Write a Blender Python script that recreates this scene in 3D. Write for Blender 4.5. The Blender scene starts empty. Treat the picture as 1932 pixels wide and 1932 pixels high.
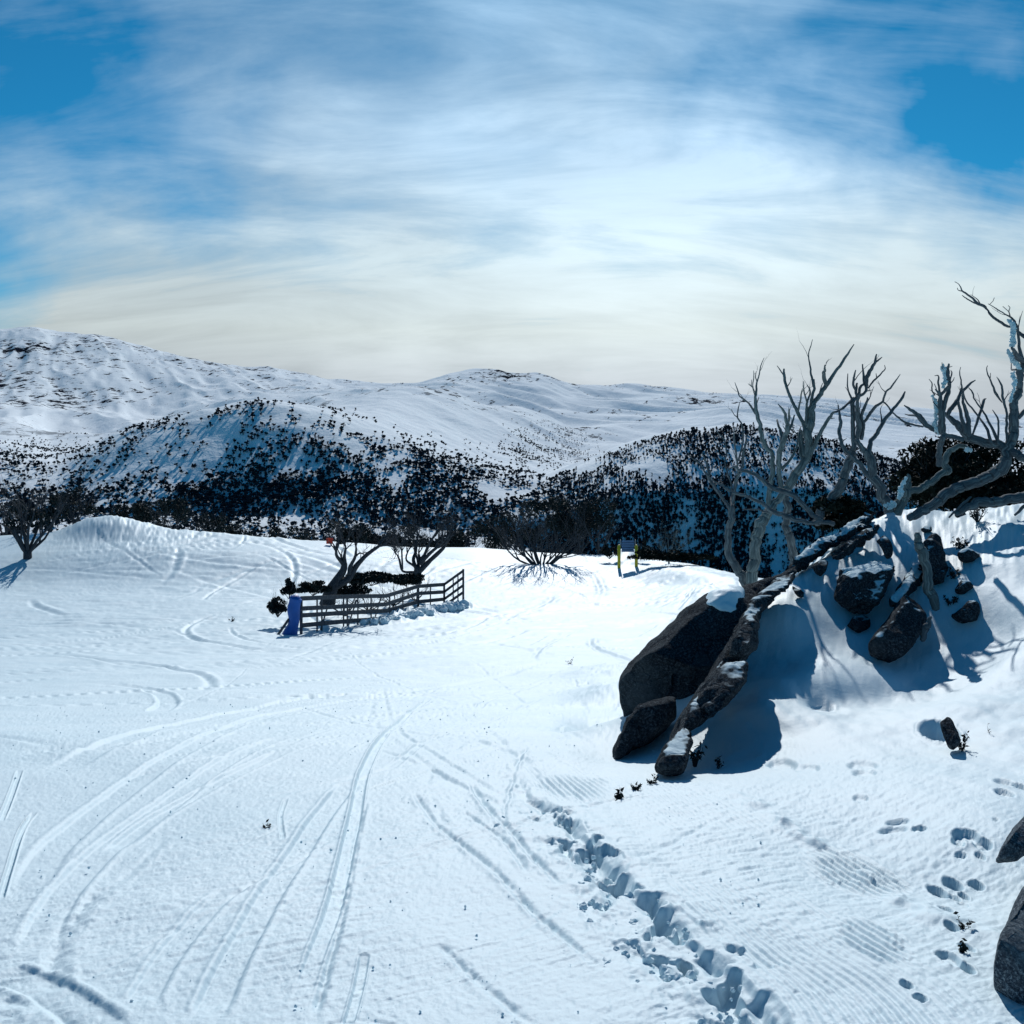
import bpy, math, random
import numpy as np
R = math.radians
sc = bpy.context.scene
C = sc.collection

# ------------------------------------------------------------------ camera, sky, sun, exposure
HZ = 800.0 / 1932.0                      # horizon height in the picture
cam_d = bpy.data.cameras.new("camera")
cam = bpy.data.objects.new("camera", cam_d); C.objects.link(cam)
cam.location = (0, 0, 0); cam.rotation_euler = (R(90), 0, 0)
cam_d.sensor_width = 36; cam_d.lens = 36.0
cam_d.shift_y = -(0.5 - HZ)
cam_d.clip_start = 0.05; cam_d.clip_end = 40000
sc.camera = cam
sc.cycles.diffuse_bounces = 3

SUN_EL, SUN_AZ = 33.5, 4.0               # azimuth to the right of the view direction
sd = bpy.data.lights.new("sun", 'SUN'); sun = bpy.data.objects.new("sun", sd); C.objects.link(sun)
sd.energy = 3.2; sd.angle = R(0.5); sd.color = (1.0, 0.99, 0.975)
sun.rotation_euler = (R(90 - SUN_EL), 0, R(180 - SUN_AZ))
sc.view_settings.view_transform = 'Standard'; sc.view_settings.look = 'None'
sc.view_settings.exposure = 0.08; sc.view_settings.gamma = 1.0

def mkworld():
    w = bpy.data.worlds.new("World"); sc.world = w; w.use_nodes = True
    nt = w.node_tree; nt.nodes.clear(); N = nt.nodes.new; L = nt.links.new
    out = N('ShaderNodeOutputWorld'); bg = N('ShaderNodeBackground'); bg.inputs[1].default_value = 0.1
    L(bg.outputs[0], out.inputs[0])
    sky = N('ShaderNodeTexSky'); sky.sky_type = 'NISHITA'; sky.sun_disc = False
    sky.sun_elevation = R(SUN_EL); sky.sun_rotation = R(SUN_AZ); sky.altitude = 1800; sky.air_density = 1.0
    sky.dust_density = 0.3; sky.ozone_density = 3.0
    tint = N('ShaderNodeMix'); tint.data_type = 'RGBA'; tint.blend_type = 'MULTIPLY'; tint.inputs[0].default_value = 1
    L(sky.outputs[0], tint.inputs[6]); tint.inputs[7].default_value = (0.07, 0.54, 0.68, 1)
    tc = N('ShaderNodeTexCoord')
    sep = N('ShaderNodeSeparateXYZ'); L(tc.outputs['Generated'], sep.inputs[0])
    def math_(op, a, b=None, clamp=False):
        m = N('ShaderNodeMath'); m.operation = op; m.use_clamp = clamp
        for i, q in enumerate((a, b)):
            if q is None: continue
            if isinstance(q, (int, float)): m.inputs[i].default_value = q
            else: L(q, m.inputs[i])
        return m.outputs[0]
    def ramp(x, a, b, c=0.0, d=1.0, t='SMOOTHSTEP'):
        m = N('ShaderNodeMapRange'); m.interpolation_type = t; L(x, m.inputs[0])
        for i, q in zip((1, 2, 3, 4), (a, b, c, d)): m.inputs[i].default_value = q
        return m.outputs[0]
    z = math_('ADD', math_('MAXIMUM', sep.outputs[2], 0.0), 0.42)
    px = math_('DIVIDE', sep.outputs[0], z); py = math_('DIVIDE', sep.outputs[1], z)
    comb = N('ShaderNodeCombineXYZ'); L(px, comb.inputs[0]); L(py, comb.inputs[1])
    def noise(vec, scale, rot, sx, sy, det, dist, rough=0.55, off=(0, 0, 0)):
        mp = N('ShaderNodeMapping'); L(vec, mp.inputs[0]); mp.inputs[1].default_value = off
        mp.inputs[2].default_value = (0, 0, rot); mp.inputs[3].default_value = (sx, sy, 1)
        n = N('ShaderNodeTexNoise'); L(mp.outputs[0], n.inputs[0]); n.inputs['Scale'].default_value = scale
        n.inputs['Detail'].default_value = det; n.inputs['Roughness'].default_value = rough; n.inputs['Distortion'].default_value = dist
        return n.outputs[0]
    n_big = noise(comb.outputs[0], 2.1, 0.35, 1.0, 1.2, 4, 0.5, 0.5, (3.1, 1.7, 0))
    n_fib = noise(comb.outputs[0], 3.4, -0.95, 0.55, 1.9, 13, 0.45, 0.62, (7.3, 2.2, 0))
    n_str = noise(comb.outputs[0], 4.2, 0.4, 0.55, 2.0, 13, 0.4, 0.64, (1.3, 9.2, 0))
    cov = math_('ADD', math_('MULTIPLY', n_big, 0.65), math_('ADD', math_('MULTIPLY', n_fib, 0.95), math_('MULTIPLY', n_str, 0.25)))
    wn = N('ShaderNodeTexNoise'); L(tc.outputs['Generated'], wn.inputs[0]); wn.inputs['Scale'].default_value = 7; wn.inputs['Detail'].default_value = 5
    w1 = N('ShaderNodeVectorMath'); w1.operation = 'SUBTRACT'; L(wn.outputs['Color'], w1.inputs[0]); w1.inputs[1].default_value = (.5, .5, .5)
    w2 = N('ShaderNodeVectorMath'); w2.operation = 'SCALE'; L(w1.outputs[0], w2.inputs[0]); w2.inputs['Scale'].default_value = 0.32
    w3 = N('ShaderNodeVectorMath'); w3.operation = 'ADD'; L(w2.outputs[0], w3.inputs[0]); L(tc.outputs['Generated'], w3.inputs[1])
    # coverage falls off in clear gaps of the cloud sheet
    def gap(d, r0, r1, s):
        v = N('ShaderNodeVectorMath'); v.operation = 'DISTANCE'; L(w3.outputs[0], v.inputs[0]); v.inputs[1].default_value = d
        return math_('MULTIPLY', ramp(v.outputs['Value'], r0, r1, 1.0, 0.0), s)
    def dirv(px_, row):
        x, y, zz = (px_ - 966) / 1932, 1.0, (800 - row) / 1932
        l = math.sqrt(x * x + y * y + zz * zz); return (x / l, y / l, zz / l)
    gaps = None
    for (p, r0, r1, s) in ((dirv(20, 10), .02, .22, .24), (dirv(130, 230), .01, .17, .12), (dirv(1800, 40), .05, .22, .34),
                           (dirv(1420, 120), .01, .12, .26), (dirv(1180, 20), .01, .10, .14), (dirv(620, 60), .02, .16, .10), (dirv(1932, 190), .01, .10, .28),
                           (dirv(0, 440), .0, .10, .20), (dirv(350, 320), .0, .12, .12), (dirv(450, 680), .0, .06, .20), (dirv(1120, 725), .0, .05, .20), (dirv(-300, 200), .05, .4, .3), (dirv(2300, 200), .05, .35, .3)):
        g = gap(p, r0, r1, s); gaps = g if gaps is None else math_('ADD', gaps, g)
    high = ramp(sep.outputs[2], 0.20, 0.60, 0.0, 0.62)
    back = math_('ADD', ramp(sep.outputs[1], 0.35, -0.3, 0.0, 0.9), ramp(sep.outputs[2], 0.42, 0.62, 0.0, 0.6))
    bias = math_('ADD', math_('ADD', gaps, high), back)
    al = math_('ADD', math_('SUBTRACT', cov, bias), ramp(sep.outputs[2], 0.02, 0.20, 0.24, 0.0))
    alpha = ramp(al, 0.27, 0.97, 0.0, 1.0, 'LINEAR')
    alpha = math_('MULTIPLY', alpha, 0.97)
    # cloud colour: pale blue-white high, creamy grey at the horizon, brighter near the veiled sun
    cr = N('ShaderNodeValToRGB'); L(sep.outputs[2], cr.inputs[0])
    e = cr.color_ramp.elements
    e[0].position = 0.0; e[0].color = (0.46, 0.49, 0.54, 1)
    e[1].position = 0.42; e[1].color = (0.34, 0.52, 0.70, 1)
    for p, c in ((0.045, (0.47, 0.51, 0.54, 1)), (0.09, (0.54, 0.60, 0.60, 1)), (0.16, (0.54, 0.65, 0.70, 1)), (0.26, (0.42, 0.58, 0.73, 1))):
        q = e.new(p); q.color = c
    v = N('ShaderNodeVectorMath'); v.operation = 'DISTANCE'; L(w3.outputs[0], v.inputs[0]); v.inputs[1].default_value = dirv(1230, 500)
    glow = ramp(v.outputs['Value'], 0.0, 0.42, 0.38, 0.0)
    side = ramp(sep.outputs[0], -0.5, -0.1, -0.10, 0.0)
    streak = ramp(n_fib, 0.3, 0.72, -0.10, 0.16)
    gain = math_('ADD', math_('ADD', glow, 1.0), math_('ADD', streak, side))
    gain = math_('MULTIPLY', gain, 10.0)
    cm = N('ShaderNodeVectorMath'); cm.operation = 'SCALE'; L(cr.outputs[0], cm.inputs[0]); L(gain, cm.inputs['Scale'])
    mix = N('ShaderNodeMix'); mix.data_type = 'RGBA'; L(alpha, mix.inputs[0]); L(tint.outputs[2], mix.inputs[6]); L(cm.outputs[0], mix.inputs[7])
    L(mix.outputs[2], bg.inputs[0])
mkworld()

# ------------------------------------------------------------------ numeric helpers
rng = np.random.default_rng(7); random.seed(7)
def sstep(a, b, x):
    t = np.clip((x - a) / (b - a), 0, 1); return t * t * (3 - 2 * t)
def _h(ix, iy, seed):
    n = (ix.astype(np.int64) * 374761393 + iy.astype(np.int64) * 668265263 + seed * 974634777) & 0xffffffff
    n = ((n ^ (n >> 13)) * 1274126177) & 0xffffffff
    return ((n ^ (n >> 16)) & 0xffff).astype(np.float32) / 65535.0
def noise2(x, y, seed=0):
    x = np.asarray(x, float); y = np.asarray(y, float)
    ix = np.floor(x); iy = np.floor(y); fx = (x - ix); fy = (y - iy)
    ix = ix.astype(np.int64); iy = iy.astype(np.int64)
    fx = fx * fx * fx * (fx * (fx * 6 - 15) + 10); fy = fy * fy * fy * (fy * (fy * 6 - 15) + 10)
    a = _h(ix, iy, seed); b = _h(ix + 1, iy, seed); c = _h(ix, iy + 1, seed); d = _h(ix + 1, iy + 1, seed)
    return ((a + (b - a) * fx) * (1 - fy) + (c + (d - c) * fx) * fy) * 2 - 1
def fbm(x, y, octv=4, seed=0, gain=0.5, lac=2.03):
    s = 0; a = 1.0; t = 0
    for i in range(octv):
        s = s + a * noise2(x, y, seed + i * 17); t += a; a *= gain
        x, y = (x * 0.866 + y * 0.5) * lac, (-x * 0.5 + y * 0.866) * lac
    return s / t
def noise3(p, seed=0):
    ip = np.floor(p).astype(np.int64); f = p - ip; f = f * f * (3 - 2 * f)
    def H(dx, dy, dz): return _h(ip[:, 0] + dx + (ip[:, 2] + dz) * 7919, ip[:, 1] + dy + (ip[:, 2] + dz) * 104729, seed)
    r = 0
    for dx in (0, 1):
        for dy in (0, 1):
            for dz in (0, 1):
                wgt = (f[:, 0] if dx else 1 - f[:, 0]) * (f[:, 1] if dy else 1 - f[:, 1]) * (f[:, 2] if dz else 1 - f[:, 2])
                r = r + wgt * H(dx, dy, dz)
    return r * 2 - 1
def fbm3(p, octv=4, seed=0, gain=0.5):
    s = 0; a = 1.0; t = 0
    for i in range(octv):
        s = s + a * noise3(p, seed + 31 * i); t += a; a *= gain; p = p * 2.07 + 13.7
    return s / t
def pchip(x, xp, fp):                              # smooth monotone interpolation, fp (n,) or (n,k)
    xp = np.asarray(xp, float); fp = np.asarray(fp, float)
    h = np.diff(xp); d = np.diff(fp, axis=0) / (h[:, None] if fp.ndim > 1 else h)
    m = np.zeros_like(fp)
    m[0] = d[0]; m[-1] = d[-1]
    for i in range(1, len(xp) - 1):
        a, b = d[i - 1], d[i]
        m[i] = np.where(a * b > 0, 2 * a * b / np.where(a + b == 0, 1, a + b), 0)
    x = np.clip(x, xp[0], xp[-1]); k = np.clip(np.searchsorted(xp, x) - 1, 0, len(xp) - 2)
    t = (x - xp[k]) / h[k]
    if fp.ndim > 1: t = t[:, None]; hk = h[k][:, None]
    else: hk = h[k]
    return ((1 + 2 * t) * (1 - t) ** 2) * fp[k] + t * (1 - t) ** 2 * hk * m[k] + t * t * (3 - 2 * t) * fp[k + 1] + t * t * (t - 1) * hk * m[k + 1]
def UV(px, row): return (px - 966.0) / 1932.0, (800.0 - row) / 1932.0
def pt(px, row, Y):                                # a point seen in the photograph, at distance Y
    u, v = UV(px, row); return np.array((u * Y, Y, v * Y))
def zoomer(x0, y0, s): return lambda zx, zy: ((x0 + zx / s) * 0.78601, (y0 + zy / s) * 0.78601)
ZA = zoomer(1650, 800, 4.83); ZB = zoomer(1650, 1080, 4.83); ZC = zoomer(1950, 820, 4.392); ZD = zoomer(2140, 660, 5.682)
ZE = zoomer(2100, 920, 5.366); ZF = zoomer(1880, 1180, 3.3426); ZG = zoomer(2200, 1700, 2.55); ZR = zoomer(1400, 1150, 1.826)
Z8 = zoomer(1200, 1650, 1.5358); ZH = zoomer(0, 1300, 1.486); Z3 = zoomer(600, 1250, 3.513); ZI = zoomer(780, 1240, 5.367)
Z4 = zoomer(1100, 1150, 3.22)

# ------------------------------------------------------------------ mesh / object helpers
def mesh_np(name, verts, faces, mats=None, smooth=True, uv=None, midx=None, attr=None):
    me = bpy.data.meshes.new(name)
    verts = np.ascontiguousarray(verts, dtype=np.float32)
    if isinstance(faces, np.ndarray): faces = [faces]
    nl = sum(f.size for f in faces); nf = sum(len(f) for f in faces)
    me.vertices.add(len(verts)); me.vertices.foreach_set('co', verts.ravel())
    me.loops.add(nl); me.polygons.add(nf)
    lv = np.concatenate([f.ravel() for f in faces]).astype(np.int32)
    me.loops.foreach_set('vertex_index', lv)
    tot = np.concatenate([np.full(len(f), f.shape[1]) for f in faces]).astype(np.int32)
    st = np.concatenate(([0], np.cumsum(tot)[:-1])).astype(np.int32)
    me.polygons.foreach_set('loop_start', st); me.polygons.foreach_set('loop_total', tot)
    me.polygons.foreach_set('use_smooth', np.full(nf, smooth))
    if midx is not None: me.polygons.foreach_set('material_index', midx.astype(np.int32))
    if uv is not None:
        l = me.uv_layers.new(name='UVMap'); l.data.foreach_set('uv', uv[lv].astype(np.float32).ravel())
    if attr:
        for k, a in attr.items():
            at = me.attributes.new(k, 'FLOAT', 'POINT'); at.data.foreach_set('value', a.astype(np.float32))
    me.update(calc_edges=True); me.validate()
    for m in (mats or []): me.materials.append(m)
    return me
def link(name, me, parent=None, loc=None):
    o = bpy.data.objects.new(name, me); C.objects.link(o)
    if parent is not None: o.parent = parent
    if loc is not None: o.location = tuple(float(q) for q in loc)
    return o
def tag(o, label=None, cat=None, group=None, kind=None):
    if label: o['label'] = label
    if cat: o['category'] = cat
    if group: o['group'] = group
    if kind: o['kind'] = kind
    return o
def empty(name, loc, label, cat, group=None):
    o = link(name, None, None, loc); o.empty_display_size = 0.1; return tag(o, label, cat, group)
class MB:
    def __init__(s): s.v = []; s.f = []; s.uv = []; s.n = 0
    def add(s, v, f, uv=None):
        s.v.append(np.asarray(v, float)); s.f.append(np.asarray(f) + s.n); s.n += len(v)
        s.uv.append(uv if uv is not None else np.zeros((len(v), 2)))
    def tube(s, P, rad, sides=9, jit=0.0, seed=0, cap=True):
        P = np.asarray(P, float); rad = np.asarray(rad, float); n = len(P)
        T = np.gradient(P, axis=0); T /= np.linalg.norm(T, axis=1)[:, None] + 1e-9
        ref = np.array((0.13, 1.0, 0.21)); A = np.cross(T, ref); A /= np.linalg.norm(A, axis=1)[:, None] + 1e-9
        B = np.cross(T, A); ang = np.linspace(0, 2 * np.pi, sides, endpoint=False)
        rr = np.repeat(rad[:, None], sides, 1)
        L = np.concatenate(([0], np.cumsum(np.linalg.norm(np.diff(P, axis=0), axis=1))))
        if jit:
            q = np.stack([np.repeat(L[:, None], sides, 1).ravel() / (rad.mean() * 3.5), np.tile(np.cos(ang), n) * 1.3, np.tile(np.sin(ang), n) * 1.3], 1)
            rr = rr * (1 + jit * fbm3(q + seed * 3.3, 3, seed).reshape(n, sides))
        V = P[:, None, :] + rr[:, :, None] * (np.cos(ang)[None, :, None] * A[:, None, :] + np.sin(ang)[None, :, None] * B[:, None, :])
        i = np.arange(n - 1)[:, None] * sides; j = np.arange(sides)[None, :]; k = (j + 1) % sides
        F = np.stack([i + j, i + k, i + sides + k, i + sides + j], -1).reshape(-1, 4)
        V = V.reshape(-1, 3)
        uv = np.stack([np.repeat(L[:, None], sides, 1).ravel(), (rr * ang[None, :]).ravel()], 1)
        V = np.vstack([V, P[-1:] + T[-1] * rad[-1] * 0.8, P[:1] - T[0] * rad[0] * 0.5]); uv = np.vstack([uv, uv[-1:], uv[:1]])
        e = (n - 1) * sides; jj = np.arange(sides); kk = (jj + 1) % sides
        F2 = np.stack([e + jj, e + kk, np.full(sides, n * sides), np.full(sides, n * sides)], 1)
        F3 = np.stack([kk, jj, np.full(sides, n * sides + 1), np.full(sides, n * sides + 1)], 1)
        s.add(V, F, uv); s.t = getattr(s, 't', [])
        s.t.append(F2[:, :3] + s.n - len(V)); s.t.append(F3[:, :3] + s.n - len(V))
    def box(s, a, b, c0, hx, hy, hz):              # centre c0, axes a (x) b (y), half sizes
        a = np.array(a, float); a /= np.linalg.norm(a); b = np.array(b, float); b -= a * a.dot(b); b /= np.linalg.norm(b); c = np.cross(a, b)
        V = [c0 + a * hx * i + b * hy * j + c * hz * k for i in (-1, 1) for j in (-1, 1) for k in (-1, 1)]
        F = [(0, 1, 3, 2), (4, 6, 7, 5), (0, 4, 5, 1), (2, 3, 7, 6), (0, 2, 6, 4), (1, 5, 7, 3)]
        s.add(V, F)
    def mesh(s, name, mats, smooth=True, origin=(0, 0, 0)):
        v = np.vstack(s.v) - np.asarray(origin); fs = [np.vstack(s.f)] if s.f else []
        if getattr(s, 't', None): fs.append(np.vstack(s.t))
        return mesh_np(name, v, fs, mats, smooth, np.vstack(s.uv))
def catmull(P, n):
    P = np.asarray(P, float); k = len(P)
    if k == 2: return P[0] + (P[1] - P[0]) * np.linspace(0, 1, n * 1 + 1)[:, None]
    Q = np.vstack([2 * P[0] - P[1], P, 2 * P[-1] - P[-2]]); out = []
    for i in range(k - 1):
        t = np.linspace(0, 1, n, endpoint=False)[:, None]; a, b, c, d = Q[i:i + 4]
        out.append(0.5 * (2 * b + (c - a) * t + (2 * a - 5 * b + 4 * c - d) * t ** 2 + (3 * b - a - 3 * c + d) * t ** 3))
    return np.vstack(out + [P[-1:]])

# ------------------------------------------------------------------ materials
def mat(name, rough=0.8, spec=0.3):
    m = bpy.data.materials.new(name); m.use_nodes = True; nt = m.node_tree
    b = nt.nodes['Principled BSDF']; b.inputs['Roughness'].default_value = rough
    b.inputs['Specular IOR Level'].default_value = spec
    return m, nt, b
def nz(nt, vec, scale, det=4, rough=0.55, dist=0.0):
    n = nt.nodes.new('ShaderNodeTexNoise'); n.inputs['Scale'].default_value = scale; n.inputs['Detail'].default_value = det
    n.inputs['Roughness'].default_value = rough; n.inputs['Distortion'].default_value = dist
    if vec is not None: nt.links.new(vec, n.inputs[0])
    return n.outputs[0]
def rmp(nt, x, stops):
    r = nt.nodes.new('ShaderNodeValToRGB'); nt.links.new(x, r.inputs[0]); e = r.color_ramp.elements
    while len(e) < len(stops): e.new(0.5)
    for q, (p, c) in zip(e, stops):
        q.position = p; q.color = (*c, 1) if len(c) == 3 else c
    return r.outputs[0]
def bump(nt, h, dist, strength=1.0, nrm=None):
    b = nt.nodes.new('ShaderNodeBump'); b.inputs['Distance'].default_value = dist; b.inputs['Strength'].default_value = strength
    nt.links.new(h, b.inputs['Height'])
    if nrm is not None: nt.links.new(nrm, b.inputs['Normal'])
    return b.outputs[0]
def mth(nt, op, a, b=0.0, clamp=False):
    m = nt.nodes.new('ShaderNodeMath'); m.operation = op; m.use_clamp = clamp
    for i, q in enumerate((a, b)):
        if isinstance(q, (int, float)): m.inputs[i].default_value = q
        else: nt.links.new(q, m.inputs[i])
    return m.outputs[0]
def mixc(nt, f, a, b):
    m = nt.nodes.new('ShaderNodeMix'); m.data_type = 'RGBA'
    if isinstance(f, (int, float)): m.inputs[0].default_value = f
    else: nt.links.new(f, m.inputs[0])
    for i, q in ((6, a), (7, b)):
        if isinstance(q, tuple): m.inputs[i].default_value = (*q, 1)
        else: nt.links.new(q, m.inputs[i])
    return m.outputs[2]
SNOW = (0.70, 0.84, 0.89)
def snow_mat(name, fine=True):
    m, nt, b = mat(name, 0.55, 0.25); tc = nt.nodes.new('ShaderNodeTexCoord').outputs['Object']
    c = rmp(nt, nz(nt, tc, 0.9, 5), [(0.3, (0.61, 0.76, 0.82)), (0.7, (0.69, 0.82, 0.87))])
    nt.links.new(c, b.inputs['Base Color'])
    if fine:
        mp = nt.nodes.new('ShaderNodeMapping'); mp.inputs[3].default_value = (1, 1, 1); nt.links.new(tc, mp.inputs[0])
        n1 = nz(nt, mp.outputs[0], 55, 6, 0.75); n2 = nz(nt, tc, 9, 6, 0.65)
        nm = bump(nt, n2, 0.014, 0.4); nm = bump(nt, n1, 0.0035, 0.6, nm)
        nt.links.new(nm, b.inputs['Normal'])
    return m
M_snow = snow_mat('piste_snow')
M_rsnow = snow_mat('clod_snow')
def rock_mat(name, thr, light=1.0, nscale=1.0):
    m, nt, b = mat(name, 1.0, 0.04); tc = nt.nodes.new('ShaderNodeTexCoord').outputs['Object']
    n1 = nz(nt, tc, 5 * nscale, 8, 0.7); n2 = nz(nt, tc, 60 * nscale, 5, 0.8); n3 = nz(nt, tc, 22 * nscale, 3, 0.6, 0.5)
    c = rmp(nt, n2, [(0.42, tuple(q * light for q in (0.010, 0.014, 0.020))), (0.52, tuple(q * light for q in (0.038, 0.048, 0.058))), (0.64, tuple(q * light for q in (0.15, 0.175, 0.19)))])
    c = mixc(nt, mth(nt, 'MULTIPLY', rmp(nt, n1, [(0.42, (0, 0, 0)), (0.62, (1, 1, 1))]), 0.5), c, tuple(q * light for q in (0.020, 0.023, 0.028)))
    c = mixc(nt, mth(nt, 'MULTIPLY', rmp(nt, nz(nt, tc, 2.3 * nscale, 6, 0.6), [(0.5, (0, 0, 0)), (0.66, (1, 1, 1))]), 0.55), c, tuple(q * light for q in (0.08, 0.10, 0.11)))
    vo = nt.nodes.new('ShaderNodeTexVoronoi'); vo.feature = 'DISTANCE_TO_EDGE'; vo.inputs['Scale'].default_value = 2.2 * nscale
    wv = nt.nodes.new('ShaderNodeVectorMath'); wv.operation = 'MULTIPLY_ADD'; nw = nt.nodes.new('ShaderNodeTexNoise'); nw.inputs['Scale'].default_value = 3; nw.inputs['Detail'].default_value = 5; nt.links.new(tc, nw.inputs[0])
    nt.links.new(nw.outputs['Color'], wv.inputs[0]); wv.inputs[1].default_value = (.5, .5, .5); nt.links.new(tc, wv.inputs[2]); nt.links.new(wv.outputs[0], vo.inputs['Vector'])
    crk = rmp(nt, vo.outputs['Distance'], [(0.0, (0, 0, 0)), (0.035, (1, 1, 1))])
    g = nt.nodes.new('ShaderNodeNewGeometry'); s = nt.nodes.new('ShaderNodeSeparateXYZ'); nt.links.new(g.outputs['Normal'], s.inputs[0])
    f = mth(nt, 'ADD', s.outputs[2], mth(nt, 'MULTIPLY', mth(nt, 'SUBTRACT', nz(nt, tc, 2.6 * nscale, 4, 0.55), 0.5), 1.0))
    f = mth(nt, 'MULTIPLY', mth(nt, 'SUBTRACT', f, thr), 9.0, True)
    nt.links.new(mixc(nt, f, c, SNOW), b.inputs['Base Color'])
    h = mth(nt, 'ADD', mth(nt, 'MULTIPLY', n1, 1.0), mth(nt, 'ADD', mth(nt, 'MULTIPLY', n2, 0.28), mth(nt, 'MULTIPLY', n3, 0.3)))
    h = mth(nt, 'ADD', h, mth(nt, 'MULTIPLY', crk, 0.35)); nt.links.new(bump(nt, h, 0.045 / nscale, 0.9), b.inputs['Normal'])
    return m
M_rock = rock_mat('granite', 0.88)
M_rock_bare = rock_mat('bare_granite', 1.35)
M_rock_snowy = rock_mat('snowy_granite', 0.66)
M_rock_rib = rock_mat('rib_granite', 0.84)
M_rock_near = rock_mat('lichen_granite', 1.6, 2.6, 1.6)
def bark_mat(name, lo, hi, bumpd=0.006, snow=None):
    m, nt, b = mat(name, 0.85, 0.2); tc = nt.nodes.new('ShaderNodeTexCoord')
    mp = nt.nodes.new('ShaderNodeMapping'); nt.links.new(tc.outputs['UV'], mp.inputs[0]); mp.inputs[3].default_value = (7, 46, 1)
    n = nz(nt, mp.outputs[0], 1.0, 7, 0.65, 0.7)
    n2 = nz(nt, tc.outputs['Object'], 6, 3)
    c = rmp(nt, n, [(0.32, tuple(q * 0.45 for q in lo)), (0.5, lo), (0.68, hi)])
    c = mixc(nt, mth(nt, 'MULTIPLY', n2, 0.45), c, tuple(q * 0.6 for q in lo))
    if snow is not None:
        g = nt.nodes.new('ShaderNodeNewGeometry'); s = nt.nodes.new('ShaderNodeSeparateXYZ'); nt.links.new(g.outputs['Normal'], s.inputs[0])
        f = mth(nt, 'ADD', s.outputs[2], mth(nt, 'MULTIPLY', mth(nt, 'SUBTRACT', nz(nt, tc.outputs['Object'], 3, 5), 0.5), 1.5))
        c = mixc(nt, mth(nt, 'MULTIPLY', mth(nt, 'SUBTRACT', f, snow), 8.0, True), c, SNOW)
    nt.links.new(c, b.inputs['Base Color']); nt.links.new(bump(nt, n, bumpd, 0.9), b.inputs['Normal'])
    return m
M_bark = bark_mat('weathered_bark', (0.10, 0.12, 0.135), (0.27, 0.31, 0.31), snow=1.2)
M_bark_pale = bark_mat('pale_bark', (0.13, 0.165, 0.17), (0.33, 0.38, 0.37))
M_bark_dark = bark_mat('dark_bark', (0.045, 0.05, 0.06), (0.13, 0.14, 0.15))
def simple(name, col, rough=0.7, spec=0.3, nscale=None, var=0.3, bd=None):
    m, nt, b = mat(name, rough, spec)
    if nscale:
        tc = nt.nodes.new('ShaderNodeTexCoord').outputs['Object']; n = nz(nt, tc, nscale, 5)
        nt.links.new(rmp(nt, n, [(0.3, tuple(q * (1 - var) for q in col)), (0.7, tuple(min(1, q * (1 + var)) for q in col))]), b.inputs['Base Color'])
        if bd: nt.links.new(bump(nt, n, bd, 0.8), b.inputs['Normal'])
    else: b.inputs['Base Color'].default_value = (*col, 1)
    return m
M_leaf = simple('gum_leaves', (0.016, 0.026, 0.026), 0.8, 0.1, 3.0, 0.5)
M_leaf2 = simple('dark_leaves', (0.010, 0.015, 0.012), 0.8, 0.1, 5.0, 0.5)
M_leaf_far = simple('distant_foliage', (0.012, 0.022, 0.032), 1.0, 0.0, 0.05, 0.4)
M_rime = simple('rime_ice', (0.62, 0.76, 0.80), 0.5, 0.4, 14, 0.15, 0.03)
M_board = simple('weathered_timber', (0.075, 0.08, 0.09), 0.85, 0.2, 12, 0.4, 0.004)
M_pad = simple('blue_padding_vinyl', (0.0, 0.085, 0.36), 0.5, 0.4, 3, 0.15, 0.01)
M_yellow = simple('yellow_paint', (0.55, 0.46, 0.02), 0.5, 0.4, 8, 0.15)
M_red = simple('orange_red_panel', (0.85, 0.05, 0.015), 0.5, 0.3)
M_slat = simple('blue_grey_metal', (0.13, 0.21, 0.34), 0.45, 0.5, 8, 0.2)
M_steel = simple('galvanised_steel', (0.25, 0.27, 0.29), 0.45, 0.5)

# ------------------------------------------------------------------ near snow slope: a height field
TV = np.array([0.2, 1.0, 2.0, 3.0, 7.0, 12.0, 20.0, 30.0, 40.0, 50.0, 60.0, 66.0, 72.0, 76.0, 82.0, 92.0, 110.0, 150.0])
TH = np.array([1.58, 1.62, 1.68, 1.76, 2.30, 3.45, 5.15, 6.85, 8.2, 8.95, 9.35, 8.80, 8.80, 9.35, 11.2, 15.5, 26.0, 46.0])
LIPX = np.array([-900, 0, 130, 300, 450, 600, 750, 900, 1000, 1150, 1220, 1300, 1400, 1500, 3200])
LIPR = np.array([1010, 1010, 1002, 998, 1010, 1022, 1033, 1036, 1044, 1047, 1054, 1064, 1088, 1105, 1120])
def near_base(x, y):
    y = np.maximum(y, 0.2); p = np.clip(x / y, -1.5, 1.5) * 1932 + 966
    lipY = 74 - 15 * sstep(1150, 1430, p); t = y * 74 / lipY
    t2 = y + (t - y) * sstep(20, 60, t)
    h = pchip(t2, TV, TH) * (y / t2)
    vl = (np.interp(p, LIPX, LIPR) - 800) / 1932
    h = h + (vl - 0.1222) * y * sstep(56, 73, t2) * (1 - sstep(85, 130, t2))
    z = -h
    z = z + 1.0 * sstep(90, 185, p) * (1 - sstep(195, 330, p)) * np.exp(-((y - 74) / 4.5) ** 4)      # pushed-up mound at the left
    z = z + 0.7 * np.exp(-((p - 1185) / 30) ** 2 - ((y - 71) / 3) ** 2)
    return z
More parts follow.
